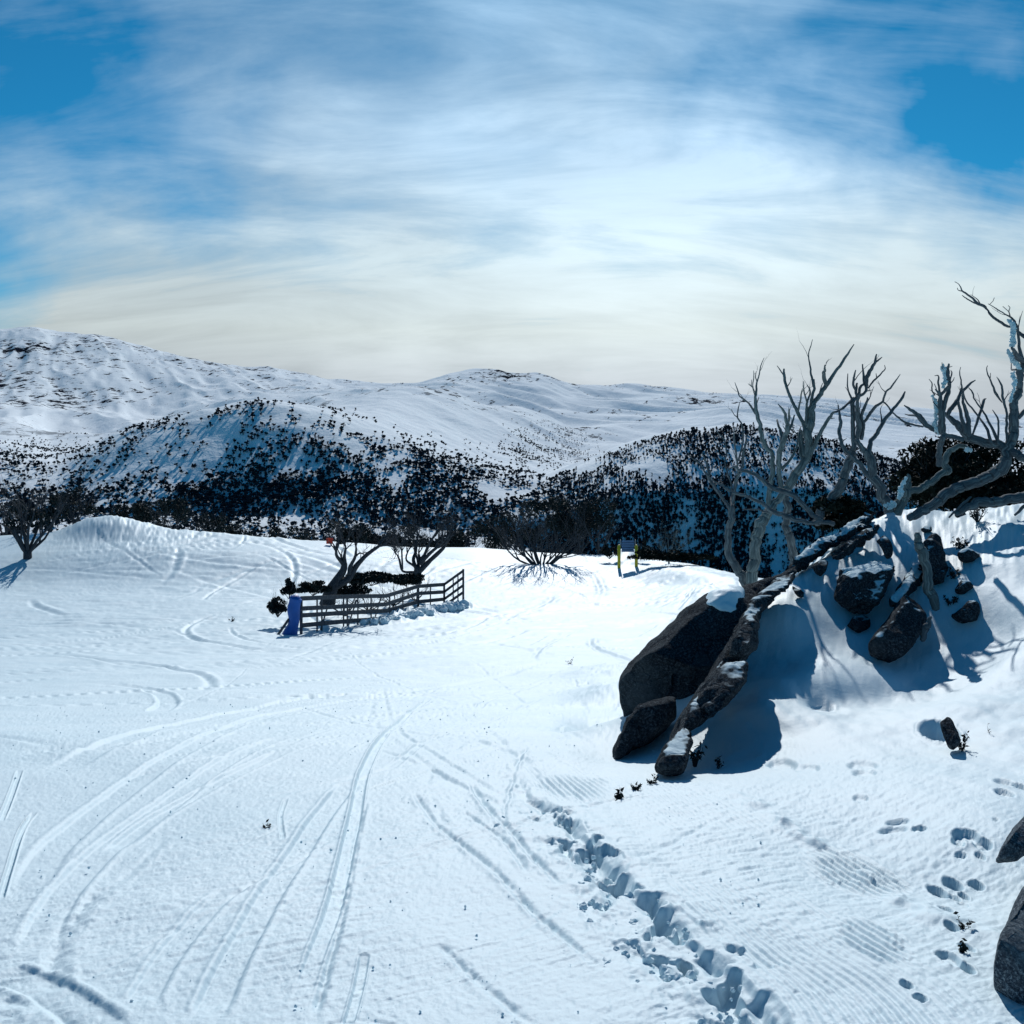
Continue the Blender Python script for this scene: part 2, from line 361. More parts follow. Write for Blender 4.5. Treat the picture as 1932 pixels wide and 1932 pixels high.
# control points of the rocky bank on the right: (px, row, distance)
BANK = [(1180, 1440, 7.3), (1260, 1452, 6.9), (1380, 1440, 6.9), (1500, 1415, 6.9), (1200, 1400, 7.9), (1290, 1400, 7.6), (1400, 1380, 7.5),
        (1450, 1330, 7.7), (1500, 1330, 7.7), (1600, 1345, 7.7), (1400, 1290, 8.3),(1470, 1250, 8.75), (1530, 1288, 8.1), (1590, 1282, 8.15), (1590, 1322, 7.95), (1680, 1282, 8.3), (1680, 1320, 8.05), (1530, 1330, 7.9),
        (1480, 1165, 9.3), (1540, 1190, 9.2), (1600, 1215, 9.1), (1440, 1150, 9.5), (1560, 1130, 9.8), (1640, 1160, 9.6),
        (1700, 1400, 6.7), (1560, 1450, 6.3), (1800, 1400, 6.5), (1700, 1340, 7.4), (1900, 1330, 6.9), (1850, 1460, 5.7), (1750, 1500, 5.4), (1900, 1560, 4.8),
        (1760, 1290, 8.35), (1760, 1170, 9.3), (1760, 1080, 10.0), (1850, 1260, 8.3), (1880, 1180, 8.85), (1880, 1070, 9.6), (1932, 1230, 8.0), (1932, 1140, 8.8), (1932, 1050, 9.6),
        (1930, 990, 10.4), (1850, 1010, 10.5), (1760, 1020, 10.7), (1680, 1050, 10.5), (1700, 985, 11.3), (1640, 990, 11.4), (1600, 1015, 11.1), (1560, 1042, 10.8), (1500, 1082, 10.45),
        (1700, 962, 11.9), (1800, 968, 11.8), (1900, 955, 11.8), (2050, 940, 11.8), (2050, 1060, 9.6), (2100, 1250, 7.6), (2200, 1450, 5.6), (2300, 1700, 4.2),
        (1420, 1150, 10.2), (1360, 1220, 9.6), (1300, 1270, 9.2), (1650, 1550, 5.2), (1800, 1700, 4.2), (1932, 1750, 3.8)]
BX = np.array([pt(*q)[:2] for q in BANK]); BR = np.array([pt(*q)[2] for q in BANK]) - near_base(BX[:, 0], BX[:, 1])
zp = [(x, y) for y in (2.0, 2.8, 3.5, 4.3, 5.2, 6.2, 7.5, 9, 11, 13, 16, 20, 25) for x in (-1.5, -0.4, 0.1 + 0.02 * y)] + [(1.0, 2.0), (2.0, 2.0), (0.9, 3.0), (1.0, 4.0), (1.0, 5.0), (0.95, 6.2), (3.5, 2.0), (5, 2.0)]
zp += [(0.18 * y, y) for y in (10, 12, 14, 17, 21, 26)] + [(0.22 * y, y) for y in (14, 18, 24)]
zr = [0.0] * len(zp)
for (x, y, z) in [(3.0, 14.5, -3.3), (4.4, 14.0, -2.6), (6.0, 13.6, -1.6), (7.5, 13.0, -1.2), (3.5, 17, -5.0), (5, 17, -4.5), (7, 17, -4), (6, 21, -6), (9, 21, -6), (10, 27, -7.5), (6, 27, -7.5), (2.5, 12.5, -2.7), (7, 10, -0.8), (8, 7, -0.8), (7, 4.5, -1.0), (9, 12, -0.7)]:
    zp.append((x, y)); zr.append(float(z - near_base(np.array([x]), np.array([y]))[0]))
BX = np.vstack([BX, zp]); BR = np.concatenate([BR, zr])
def _k(r): return r * r * np.log(r + 1e-6)
_D = np.linalg.norm(BX[:, None] - BX[None], axis=2); n_ = len(BX)
_A = np.zeros((n_ + 3, n_ + 3)); _A[:n_, :n_] = _k(_D) + np.eye(n_) * 0.01; _A[:n_, n_] = 1; _A[:n_, n_ + 1:] = BX; _A[n_, :n_] = 1; _A[n_ + 1:, :n_] = BX.T
_W = np.linalg.solve(_A, np.concatenate([BR, [0, 0, 0]]))
def bank(x, y):
    x = np.asarray(x, float).ravel(); y = np.asarray(y, float).ravel(); out = np.zeros(len(x))
    u = x / np.maximum(y, .5)
    msk = (y > 1.8) & (y < 30) & (u > 0.02) & (x < 10)
    idx = np.nonzero(msk)[0]
    for s in range(0, len(idx), 60000):
        k = idx[s:s + 60000]; d = np.hypot(x[k][:, None] - BX[None, :, 0], y[k][:, None] - BX[None, :, 1])
        out[k] = _k(d) @ _W[:n_] + _W[n_] + x[k] * _W[n_ + 1] + y[k] * _W[n_ + 2]
    m = sstep(1.8, 2.6, y) * (1 - sstep(22, 30, y)) * sstep(0.02, 0.09, u) * (1 - sstep(7.5, 10, x))
    return out * m
def gz(x, y):
    x = np.atleast_1d(np.asarray(x, float)); y = np.atleast_1d(np.asarray(y, float))
    return near_base(x, y) + bank(x, y).reshape(x.shape)
def ground(x, y): return float(gz(x, y)[0])
_ys = np.exp(np.linspace(math.log(1.2), math.log(110), 700))
def hit(px, row):                                   # where the sight line meets the snow
    u, v = UV(px, row); z = gz(u * _ys, _ys); d = v * _ys - z
    k = np.nonzero(d < 0)[0]
    if len(k) == 0 or k[0] == 0: Y = 74.0 if len(k) == 0 else _ys[0]
    else:
        i = k[0]; t = d[i - 1] / (d[i - 1] - d[i]); Y = _ys[i - 1] + t * (_ys[i] - _ys[i - 1])
    return np.array((u * Y, Y))

def poly_dist(x, y, P):                             # signed distance (left negative) and arc position
    best = np.full(len(x), 1e9); sg = np.zeros(len(x)); arc = np.zeros(len(x)); L = 0.0
    for a, b in zip(P[:-1], P[1:]):
        d = b - a; l = np.hypot(*d) + 1e-9; t = np.clip(((x - a[0]) * d[0] + (y - a[1]) * d[1]) / l / l, 0, 1)
        ex = x - a[0] - t * d[0]; ey = y - a[1] - t * d[1]; r = np.hypot(ex, ey); m = r < best
        best = np.where(m, r, best); cr = (d[0] * ey - d[1] * ex)
        sg = np.where(m, np.sign(cr), sg); arc = np.where(m, L + t * l, arc); L += l
    return best * np.where(sg == 0, 1, -sg), arc, L

def build_near():
    du = np.concatenate([np.linspace(-1.3, -0.56, 60, endpoint=False), np.linspace(-0.56, 0.56, NU), np.linspace(0.56, 1.3, 61)[1:]])
    # rows spread evenly down the picture
    yy = np.exp(np.linspace(math.log(0.6), math.log(150), 4000)); v = TH_v(yy)
    dens = np.abs(np.gradient(v)) * 1024 * np.where(yy < 2.6, 0.06, 1.0) + np.gradient(np.log(yy)) * 40
    cs = np.cumsum(dens); ys = np.interp(np.linspace(cs[0], cs[-1], NY), cs, yy)
    U, Yg = np.meshgrid(du, ys); X = (U * Yg).ravel(); Y = Yg.ravel(); Uf = U.ravel()
    z0 = near_base(X, Y); bk = bank(X, Y); z = z0 + bk
    px = Uf * 1932 + 966
    bankm = sstep(0.02, 0.25, np.abs(bk)) * (Uf > 0)       # 1 on the wind-smoothed bank
    far = sstep(8, 40, Y)
    # --- gentle undulation
    z += 0.015 * fbm(X * 1.3, Y * 1.3, 3, 1) * (1 - far) + 0.10 * fbm(X * 0.22, Y * 0.22, 3, 2) * sstep(6, 25, Y) * (Y < 62)
    z += 0.22 * fbm(X * 0.12, Y * 0.12, 3, 3) * sstep(60, 70, Y)
    z += bankm * sstep(9.3, 10.2, Y) * (0.05 * np.maximum(fbm(X * 3.2, Y * 2.4, 4, 7), -.15) + 0.02 * fbm(X * 12, Y * 9, 3, 8))
    z += bankm * (0.035 * fbm(X * 2.2, Y * 2.2, 4, 5) + 0.02 * fbm((X + Y * 0.3) * 5, Y * 2.0, 3, 6)) 
    # --- broken edge beside the groomed strip
    E = np.array([hit(*Z8(a, b)) for a, b in [(40, 300), (120, 400), (190, 450), (270, 520), (400, 650), (500, 770), (620, 850), (690, 930), (800, 1020), (900, 1090), (960, 1160), (1010, 1241), (1060, 1330)]])
    nm = (Y < 9.5) & (X > -0.6) & (X < 3.2); ix = np.nonzero(nm)[0]; xs, ysn = X[ix], Y[ix]
    jx = xs + 0.03 * fbm(xs * 6, ysn * 6, 3, 11); jy = ysn + 0.05 * fbm(xs * 6, ysn * 6, 3, 12)
    d, arc, L = poly_dist(jx, jy, E)                # d>0 to the right of the edge
    if np.median(d[(xs > 1.5) & (ysn < 5)]) < 0: d = -d
    d0, _, _ = poly_dist(xs, ysn, catmull(E[[0, 2, 4, 6, 8, 10, 12]], 8))
    if np.median(d0[(xs > 1.5) & (ysn < 5)]) < 0: d0 = -d0
    near_e = 1 - sstep(0.02, 0.95, arc / L)
    ampl = 0.15 + 0.85 * sstep(0.12, 0.5, arc / L)
    blk = fbm(xs * 9, ysn * 6, 3, 21); blk2 = noise2(xs * 17 + 5, ysn * 11, 22)
    pits = sstep(0.02, 0.22, blk + 0.35 * blk2 + 0.25 * noise2(arc * 2.2, arc * 0, 29))
    wid = 0.09 + 0.05 * noise2(arc * 3.1, arc * 0 + 3, 23)
    dz = -0.060 * ampl * pits * np.exp(-((d + 0.035) / wid) ** 2)
    dz += 0.030 * ampl * sstep(-0.02, 0.01, d) * (1 - sstep(0.0, 0.35, d))                   # raised slab edge
    dz += 0.022 * ampl * np.maximum(fbm(xs * 14, ysn * 10, 3, 24), -0.2) * np.exp(-((d + 0.16) / 0.14) ** 2)
    dz -= 0.035 * ampl * (1 - sstep(0.0, 0.06, np.abs(d + 0.005))) * sstep(-0.3, 0.1, noise2(arc * 9, arc * 0, 25))
    # --- corduroy strip
    strip = sstep(0.04, 0.12, d) * (1 - sstep(0.85, 1.15, d + 0.12 * fbm(xs * 1.5, ysn * 1.5, 3, 26))) * (1 - sstep(0.1, 0.3, bankm[ix]) * 0.8) * sstep(2.0, 2.6, ysn) * (1 - sstep(6.6, 7.6, ysn))
    keep = sstep(-0.30, 0.05, fbm(xs * 1.9 + 4, ysn * 1.5, 4, 27)) * (0.45 + 0.55 * sstep(-0.2, 0.3, fbm(xs * 7, ysn * 7, 2, 28)))
    comb_ = np.sin(2 * np.pi * (d0 + 0.012 * fbm(xs * 1.1, ysn * 1.1, 2, 30)) / 0.038)
    dz += strip * keep * 0.0030 * (comb_ + 0.3 * np.sin(4 * np.pi * d0 / 0.038))
    # deeper comb marks in two places
    for (a, b, w, s) in ((1320, 690, 0.20, 0.011), (1190, 1120, 0.30, 0.0025), (270, 360, 0.22, 0.006), (1360, 920, 0.12, 0.008)):
        c = hit(*Z8(a, b)); r = np.hypot((xs - c[0]) / w, (ysn - c[1]) / (w * 2.0)) + 0.25 * fbm(xs * 5, ysn * 5, 2, 33)
        dz += s * (1 - sstep(0.6, 1.1, r)) * comb_
    # ploughed ridge at the strip's outer side
    dz += 0.03 * np.exp(-((d - 1.05 - 0.08 * fbm(xs * 2, ysn * 2, 2, 34)) / 0.06) ** 2) * sstep(2.5, 3.2, ysn) * (1 - sstep(5.4, 6.2, ysn)) * (0.5 + 0.6 * noise2(xs * 13, ysn * 9, 35))
    z[ix] += dz
    # --- footprints: dents with sharp rims
    def dent(fn, zx, zy, rx, ry, dep):
        p, q = fn(zx, zy); c = hit(p, q); u1 = fn(zx + rx, zy)[0]; rX = (u1 - p) / 1932 * c[1]
        q2 = fn(zx, zy - ry)[1]; rY = max(abs(hit(p, q2)[1] - c[1]), 0.012); rY = min(rY, rX * 2.2)
        k = np.nonzero((np.abs(X - c[0]) < rX * 2.2) & (np.abs(Y - c[1]) < rY * 2.2))[0]
        r = np.hypot((X[k] - c[0]) / rX, (Y[k] - c[1]) / rY) * (1 + 0.07 * noise2(X[k] * 30, Y[k] * 30, 41))
        dep = dep * 0.62; z[k] += -dep * (1 - sstep(0.66, 1.04, r)) * (1 + 0.1 * noise2(X[k] * 60, Y[k] * 60, 42)) + dep * 0.10 * np.exp(-((r - 1.18) / 0.13) ** 2)
    for a in [(130, 1125, 52, 52, .05), (220, 1075, 50, 46, .05), (365, 1085, 42, 36, .045), (290, 1155, 28, 32, .035), (230, 1165, 32, 28, .03), (180, 1240, 38, 36, .035), (285, 1205, 30, 18, .02),
              (215, 1365, 36, 50, .045), (300, 775, 74, 46, .05), (255, 820, 32, 40, .045), (405, 830, 52, 42, .05), (270, 898, 36, 18, .03), (390, 905, 26, 30, .03),
              (540, 450, 56, 26, .04), (540, 520, 48, 28, .04), (640, 475, 44, 36, .045), (20, 740, 42, 14, .02), (195, 1530, 60, 60, .04), (310, 1600, 40, 70, .045), (310, 1470, 40, 40, .03), (485, 682, 18, 8, .02)]:
        dent(ZG, *a)
    for a in [(1340, 290, 54, 18, .03), (1345, 318, 44, 14, .03), (1330, 415, 28, 12, .025), (1465, 498, 46, 11, .03), (1450, 528, 56, 13, .03), (1545, 522, 30, 9, .025),
              (1500, 1100, 24, 16, .03), (1550, 1150, 26, 16, .03), (1040, 285, 52, 30, .045), (1130, 300, 50, 18, .03), (900, 250, 60, 16, .02), (360, 178, 8, 4, .01), (375, 176, 8, 4, .01), (392, 178, 9, 4, .01)]:
        dent(Z8, *a)
    dent(ZR, 1040, 1005, 60, 25, .05); dent(ZG, 140, 150, 95, 75, .16)
    # --- ski tracks on the piste
    T = [([(1040, 1721), (1120, 1500), (1190, 1300), (1240, 1080), (1270, 950), (1290, 850), (1320, 770), (1380, 680), (1450, 620), (1530, 560)], .028, .022, 1),
         ([(1110, 1721), (1180, 1480), (1225, 1300), (1265, 1080), (1300, 930)], .012, .016, 0),
         ([(730, 1721), (800, 1560), (880, 1410), (960, 1260), (1060, 1110), (1160, 960), (1240, 870)], .05, .016, 1),
         ([(500, 1650), (600, 1480), (720, 1330), (810, 1250)], .045, .010, 1),
         ([(1240, 1721), (1275, 1600), (1300, 1480)], .015, .012, 1),
         ([(1560, 1430), (1640, 1500), (1740, 1590), (1860, 1690), (1920, 1721)], .014, .012, 0),
         ([(1480, 900), (1560, 1010), (1660, 1090), (1780, 1190), (1880, 1290), (1960, 1360), (2120, 1500)], .014, .017, 0),
         ([(1680, 860), (1740, 950), (1830, 1040), (1900, 1130), (2000, 1220)], .014, .020, 0),
         ([(1650, 960), (1720, 1010), (1800, 1070), (1880, 1180)], .012, .014, 0),
         ([(0, 1280), (40, 1150), (80, 1030), (120, 970)], .012, .018, 1),
         ([(0, 1000), (30, 930), (60, 850), (70, 820)], .014, .018, 1),
         ([(200, 1600), (190, 1500), (230, 1400), (290, 1300), (360, 1240)], .03, .014, 0),
         ([(120, 1480), (180, 1330), (270, 1200), (420, 1060), (600, 930), (800, 790), (1000, 700)], .06, .014, 1),
         ([(400, 1100), (560, 980), (740, 880), (900, 800), (1010, 750)], .05, .014, 1),
         ([(80, 1350), (160, 1140), (300, 1000), (480, 860), (700, 720), (950, 620), (1300, 560), (1700, 520)], .07, .016, 1),
         ([(0, 790), (200, 735), (500, 720), (800, 660), (1100, 600), (1500, 560)], .08, .020, 0),
         ([(150, 850), (400, 720), (700, 640), (1100, 560), (1500, 530), (1930, 440)], .09, .020, 1),
         ([(300, 510), (450, 515), (560, 540), (600, 570), (560, 600)], .10, .03, 1),
         ([(1160, 1721), (1260, 1700), (1420, 1721)], .012, .007, 0),
         ([(1370, 830), (1450, 760), (1600, 680), (1932, 560)], .03, .012, 1),
         ([(1700, 600), (1760, 560), (1932, 500)], .04, .014, 1),
         ([(1010, 1060), (1000, 980), (1020, 920)], .010, .008, 1),
         ([(0, 1640), (100, 1650), (200, 1690), (300, 1760)], .025, .010, 0),
         ([(0, 1540), (150, 1590), (300, 1680), (380, 1740)], .06, .012, 1)]
    for pts_, w, dep, clean in T:
        P = np.array([hit(*ZH(a, b)) for a, b in pts_]); P = catmull(P, 5)
        k = np.nonzero((X > P[:, 0].min() - .5) & (X < P[:, 0].max() + .5) & (Y > P[:, 1].min() - .5) & (Y < P[:, 1].max() + .5))[0]
        if len(k) == 0: continue
        dd, ar, LL = poly_dist(X[k], Y[k], P); ww = w * (1 + 0.012 * Y[k] * 3)
        if clean:
            g = -dep * (1 - sstep(0.75, 1.1, np.abs(dd) / ww)) + dep * 0.35 * np.exp(-((np.abs(dd) / ww - 1.25) / 0.2) ** 2)
        else:
            rough_ = 0.5 + 0.9 * fbm(X[k] * 22, Y[k] * 16, 3, 51)
            g = -dep * np.exp(-(dd / ww) ** 2) * (0.5 + 0.7 * rough_) + dep * 0.5 * np.exp(-((dd - ww * 1.9) / ww) ** 2) * rough_
        z[k] += g * sstep(0, 0.08, ar / LL) * (1 - sstep(0.9, 1.0, ar / LL) * 0.7)
    # --- random turns farther down the run
    r2 = random.Random(5)
    for i in range(230):
        cx, cy = r2.uniform(-26, 14), r2.uniform(13, 68)
        if i > 190: cx, cy = r2.uniform(-32, -8), r2.uniform(60, 74)
        a0 = r2.uniform(-0.9, 0.9) * (1 if cy < 30 else 1.2) + (0 if r2.random() < .3 else math.pi / 2 * 0.8); kk = r2.uniform(-0.07, 0.07); P = []; xx, yy_ = cx, cy; nst = r2.randint(6, 18)
        for s in range(nst):
            P.append((xx, yy_)); xx += math.sin(a0) * 1.0; yy_ += math.cos(a0) * 1.0; a0 += kk
        P = np.array(P); w = r2.uniform(0.03, 0.09) * (1 + cy / 40); dep = r2.uniform(0.015, 0.045) * (1 + cy / 60)
        k = np.nonzero((X > P[:, 0].min() - 1) & (X < P[:, 0].max() + 1) & (Y > P[:, 1].min() - 1) & (Y < P[:, 1].max() + 1) & (bankm < .1))[0]
        if len(k) == 0: continue
        dd, ar, LL = poly_dist(X[k], Y[k], P)
        z[k] += (-dep * np.exp(-(dd / w) ** 2) + dep * .6 * np.exp(-((dd - w * 2) / w) ** 2)) * np.sin(np.pi * np.clip(ar / LL, 0, 1)) ** .5
    # --- scraped and crusted surface grain
    pist = (1 - bankm); ca, sa = math.cos(0.55), math.sin(0.55)
    s1 = X * ca + Y * sa; s2 = -X * sa + Y * ca
    crust = sstep(0.05, 0.55, fbm(X * 0.9, Y * 0.7, 3, 61) + 0.25)
    ell = fbm(s1 * 9, s2 * 34, 3, 62)
    z += pist * (1 - far) * (0.0052 * ell * crust + 0.0030 * fbm(X * 45, Y * 38, 3, 63))
    z += pist * (1 - far) * 0.004 * np.maximum(fbm(s1 * 5, s2 * 60, 3, 68), -0.1) * sstep(-.1, .3, fbm(X * 1.6, Y * 1.1, 2, 69))
    r3 = random.Random(12)
    for i in range(60):
        cy = math.exp(r3.uniform(math.log(3.0), math.log(20))); cx = r3.uniform(-0.5, 0.12) * cy; a0 = r3.uniform(-0.2, 0.75) if cx < -0.05 * cy else r3.uniform(-0.6, 0.3); kk = r3.uniform(-0.05, 0.10); st = 0.12 * cy; P = []; xx, yy_ = cx, cy
        for q in range(r3.randint(5, 12)):
            P.append((xx, yy_)); xx += math.sin(a0) * st; yy_ += math.cos(a0) * st; a0 += kk
        P = np.array(P); w = r3.uniform(0.004, 0.02) * (1 + cy / 8); dep = r3.uniform(0.004, 0.010) * (1 + cy / 14)
        k = np.nonzero((X > P[:, 0].min() - .3) & (X < P[:, 0].max() + .3) & (Y > P[:, 1].min() - .3) & (Y < P[:, 1].max() + .3) & (bankm < .1))[0]
        if len(k) == 0: continue
        dd, ar, LL = poly_dist(X[k] + 0.01 * noise2(X[k] * 5, Y[k] * 5, 91), Y[k], P)
        z[k] += (-dep * np.exp(-(dd / w) ** 2) + dep * .6 * np.exp(-((dd - w * 2) / w) ** 2)) * np.sin(np.pi * np.clip(ar / LL, 0, 1)) ** .5 * (0.6 + 0.6 * noise2(ar * 4, ar * 0 + i, 92))
    z += pist * far * (1 - sstep(62, 68, Y)) * (0.042 * fbm(X * 0.7, Y * 2.4, 4, 64) + 0.020 * fbm(X * 3, Y * 7, 2, 65))
    # chopped snow on the mound at the far left
    mo = np.exp(-((px - 230) / 150) ** 2 - ((Y - 71) / 7) ** 2)
    z += mo * (0.10 * fbm(X * 2.2, Y * 1.2, 4, 66) + 0.06 * fbm(X * 6, Y * 3, 3, 67))
    # rough heap thrown up by the fence
    c1 = np.array([[-5.4, 44.6], [-3.6, 49.5], [-2.5, 50.3]]); dd, ar, LL = poly_dist(X, Y, c1)
    z += 0.42 * np.exp(-((dd) / 0.75) ** 2) * (0.55 + 0.7 * fbm(X * 2.3, Y * 1.7, 3, 67)) * (Y > 43) * (Y < 53)
    nu = len(du); i = np.arange(NY - 1)[:, None] * nu; j = np.arange(nu - 1)[None]
    F = np.stack([i + j, i + j + 1, i + nu + j + 1, i + nu + j], -1).reshape(-1, 4)
    me = mesh_np('snow_slope', np.stack([X, Y, z], 1), F, [M_snow])
    tag(link('snow_ground', me), kind='structure')
    # plain snow round and behind the viewer
    gx = np.linspace(-60, 60, 61); gy = np.linspace(-30, 2.2, 20); A, B = np.meshgrid(gx, gy)
    zz = -1.60 - 0.02 + 0 * A; zz = np.where(B > 0.5, near_base(0 * A, np.maximum(B, .3)) - 0.03, zz)
    i = np.arange(19)[:, None] * 61; j = np.arange(60)[None]
    F = np.stack([i + j, i + j + 1, i + 61 + j + 1, i + 61 + j], -1).reshape(-1, 4)
    tag(link('snow_field', mesh_np('snow_field', np.stack([A.ravel(), B.ravel(), zz.ravel() - 0.05], 1), F, [M_snow])), kind='structure')
def TH_v(y): return pchip(y, TV, TH) / y
NU, NY = 1250, 1050
build_near()

# ------------------------------------------------------------------ mountains
FY = np.array([105, 450, 720, 757, 950, 1500, 2300, 3900, 7000, 11000], float)
MT = {-800: (1250, 1100, 970, 940, 870, 850, 815, 775, 650, 830),
      0: (1250, 1100, 975, 945, 868, 850, 818, 778, 625, 830), 60: (1250, 1100, 980, 948, 868, 856, 830, 780, 620, 830), 100: (1250, 1105, 982, 950, 868, 860, 842, 788, 628, 830), 180: (1250, 1110, 985, 952, 838, 850, 842, 785, 638, 830),
      250: (1250, 1115, 985, 950, 806, 830, 832, 786, 655, 830), 330: (1250, 1120, 985, 948, 788, 815, 815, 778, 676, 830), 400: (1250, 1120, 985, 948, 776, 802, 805, 772, 690, 830), 500: (1250, 1120, 985, 946, 758, 790, 788, 766, 698, 830), 560: (1250, 1120, 985, 946, 768, 782, 786, 764, 706, 830),
      620: (1250, 1120, 988, 950, 782, 772, 780, 762, 722, 830), 700: (1250, 1120, 990, 955, 812, 770, 768, 760, 729, 830), 780: (1250, 1120, 992, 958, 840, 796, 756, 752, 735, 830),
      850: (1250, 1115, 995, 960, 868, 826, 766, 742, 722, 830), 900: (1250, 1110, 998, 962, 888, 848, 784, 740, 713, 830), 960: (1250, 1110, 1015, 964, 900, 868, 798, 748, 713, 830), 1030: (1250, 1100, 1040, 966, 905, 890, 825, 760, 722, 830), 1080: (1250, 1110, 1065, 965, 885, 900, 842, 772, 737, 830),
      1180: (1250, 1130, 1090, 940, 842, 880, 842, 778, 735, 830), 1300: (1250, 1140, 1100, 930, 815, 860, 830, 776, 744, 830), 1400: (1250, 1150, 1105, 925, 806, 845, 815, 776, 752, 830), 1550: (1250, 1150, 1110, 935, 830, 865, 845, 790, 762, 830),
      1700: (1250, 1150, 1110, 965, 870, 885, 862, 808, 775, 830), 1932: (1250, 1150, 1110, 970, 900, 880, 850, 815, 788, 830), 2800: (1250, 1150, 1110, 970, 900, 880, 850, 815, 790, 830)}
mpx = np.array(sorted(MT)); mrow = np.array([MT[p] for p in mpx], float)
def mtn(u, Y):
    p = u * 1932 + 966; c = pchip(p, mpx, mrow)              # (n, 10)
    ly = np.log(FY); x = np.log(Y); out = np.zeros(len(p))
    vz = -(c - 800) / 1932 * FY[None]                        # heights at features
    h = np.diff(FY); d = np.diff(vz, axis=1) / h
    m = np.zeros_like(vz); m[:, 0] = d[:, 0]; m[:, -1] = d[:, -1]
    a, b = d[:, :-1], d[:, 1:]; m[:, 1:-1] = np.where(a * b > 0, 2 * a * b / np.where(a + b == 0, 1, a + b), 0)
    k = np.clip(np.searchsorted(FY, Y) - 1, 0, len(FY) - 2); i = np.arange(len(p)); t = (Y - FY[k]) / h[k]
    return ((1 + 2 * t) * (1 - t) ** 2) * vz[i, k] + t * (1 - t) ** 2 * h[k] * m[i, k] + t * t * (3 - 2 * t) * vz[i, k + 1] + t * t * (t - 1) * h[k] * m[i, k + 1]
def mtn_full(u, Y):
    z = mtn(u, Y); X = u * Y
    w = sstep(350, 700, Y)
    a = sstep(1000, 3000, Y)
    sh = X + 0.35 * Y                                         # gullies run down to the right
    z = z + w * (1 - a) * (8.0 * fbm(X / 130, Y / 190, 4, 71) + 2.5 * fbm(X / 34, Y / 50, 3, 72))
    ac = X + 0.42 * Y; al = Y - 0.42 * X
    rid = 1 - np.abs(fbm(ac / 330, al / 1700, 4, 73)) * 2
    edge = 1 - np.exp(-((Y - 7000) / 700) ** 2) * 0.8
    z = z + a * (34 * fbm(X / 600, Y / 1100, 3, 74, 0.5) + 42 * rid * edge + 4 * fbm(ac / 110, al / 420, 3, 75)) * edge
    z = z + a * 26 * np.maximum(fbm(X / 120, Y / 300, 4, 76), 0.0) * (1 - edge)
    return z
def build_mtn():
    du = np.concatenate([np.linspace(-1.2, -0.55, 80, endpoint=False), np.linspace(-0.55, 0.55, 900), np.linspace(0.55, 1.2, 81)[1:]])
    ys = np.exp(np.concatenate([np.linspace(math.log(105), math.log(450), 40, endpoint=False), np.linspace(math.log(450), math.log(1700), 260, endpoint=False), np.linspace(math.log(1700), math.log(7600), 380, endpoint=False), np.linspace(math.log(7600), math.log(11000), 20)]))
    U, Yg = np.meshgrid(du, ys); U = U.ravel(); Y = Yg.ravel(); z = mtn_full(U, Y)
    nu = len(du); i = np.arange(len(ys) - 1)[:, None] * nu; j = np.arange(nu - 1)[None]
    F = np.stack([i + j, i + j + 1, i + nu + j + 1, i + nu + j], -1).reshape(-1, 4)
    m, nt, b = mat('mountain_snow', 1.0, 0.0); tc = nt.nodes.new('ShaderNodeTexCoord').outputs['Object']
    def nn(sx, sy, sz, rot, det, rough=0.6):
        mp = nt.nodes.new('ShaderNodeMapping'); nt.links.new(tc, mp.inputs[0]); mp.inputs[3].default_value = (sx, sy, sz); mp.inputs[2].default_value = (0, 0, rot)
        return nz(nt, mp.outputs[0], 1.0, det, rough)
    sepp = nt.nodes.new('ShaderNodeSeparateXYZ'); nt.links.new(tc, sepp.inputs[0])
    farf = mth(nt, 'MULTIPLY', mth(nt, 'SUBTRACT', sepp.outputs[1], 1200), 1 / 1500, True)
    big = nn(1 / 600, 1 / 900, 1 / 300, 0.3, 4); small = nn(1 / 38, 1 / 85, 1 / 25, -0.40, 8, 0.72)
    high = mth(nt, 'MULTIPLY', mth(nt, 'SUBTRACT', sepp.outputs[2], 20), 1 / 400, True)
    f = mth(nt, 'ADD', small, mth(nt, 'MULTIPLY', mth(nt, 'SUBTRACT', big, 0.5), 0.55))
    f = mth(nt, 'ADD', f, mth(nt, 'MULTIPLY', high, 0.05))
    rk = mth(nt, 'MULTIPLY', mth(nt, 'MULTIPLY', mth(nt, 'SUBTRACT', f, 0.612), 30, True), farf)
    # unseen right-hand valley floor coloured dark to cut snow bounce onto the hill face
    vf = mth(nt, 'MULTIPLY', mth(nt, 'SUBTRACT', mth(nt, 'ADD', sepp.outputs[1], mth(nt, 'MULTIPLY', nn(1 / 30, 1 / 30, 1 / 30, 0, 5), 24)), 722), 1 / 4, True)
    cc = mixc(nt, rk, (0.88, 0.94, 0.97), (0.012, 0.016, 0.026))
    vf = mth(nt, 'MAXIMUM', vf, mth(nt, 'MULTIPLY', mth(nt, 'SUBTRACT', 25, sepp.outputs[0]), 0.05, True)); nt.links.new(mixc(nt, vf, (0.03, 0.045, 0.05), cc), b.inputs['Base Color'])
    hh = nn(1 / 90, 1 / 330, 1 / 60, -0.40, 7, 0.62)
    hh = mth(nt, 'ADD', hh, mth(nt, 'MULTIPLY', nn(1 / 22, 1 / 60, 1 / 20, -0.40, 5, 0.6), 0.35))
    nt.links.new(bump(nt, hh, 12.0, 0.7), b.inputs['Normal'])
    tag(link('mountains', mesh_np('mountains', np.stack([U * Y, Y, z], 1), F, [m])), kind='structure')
build_mtn()

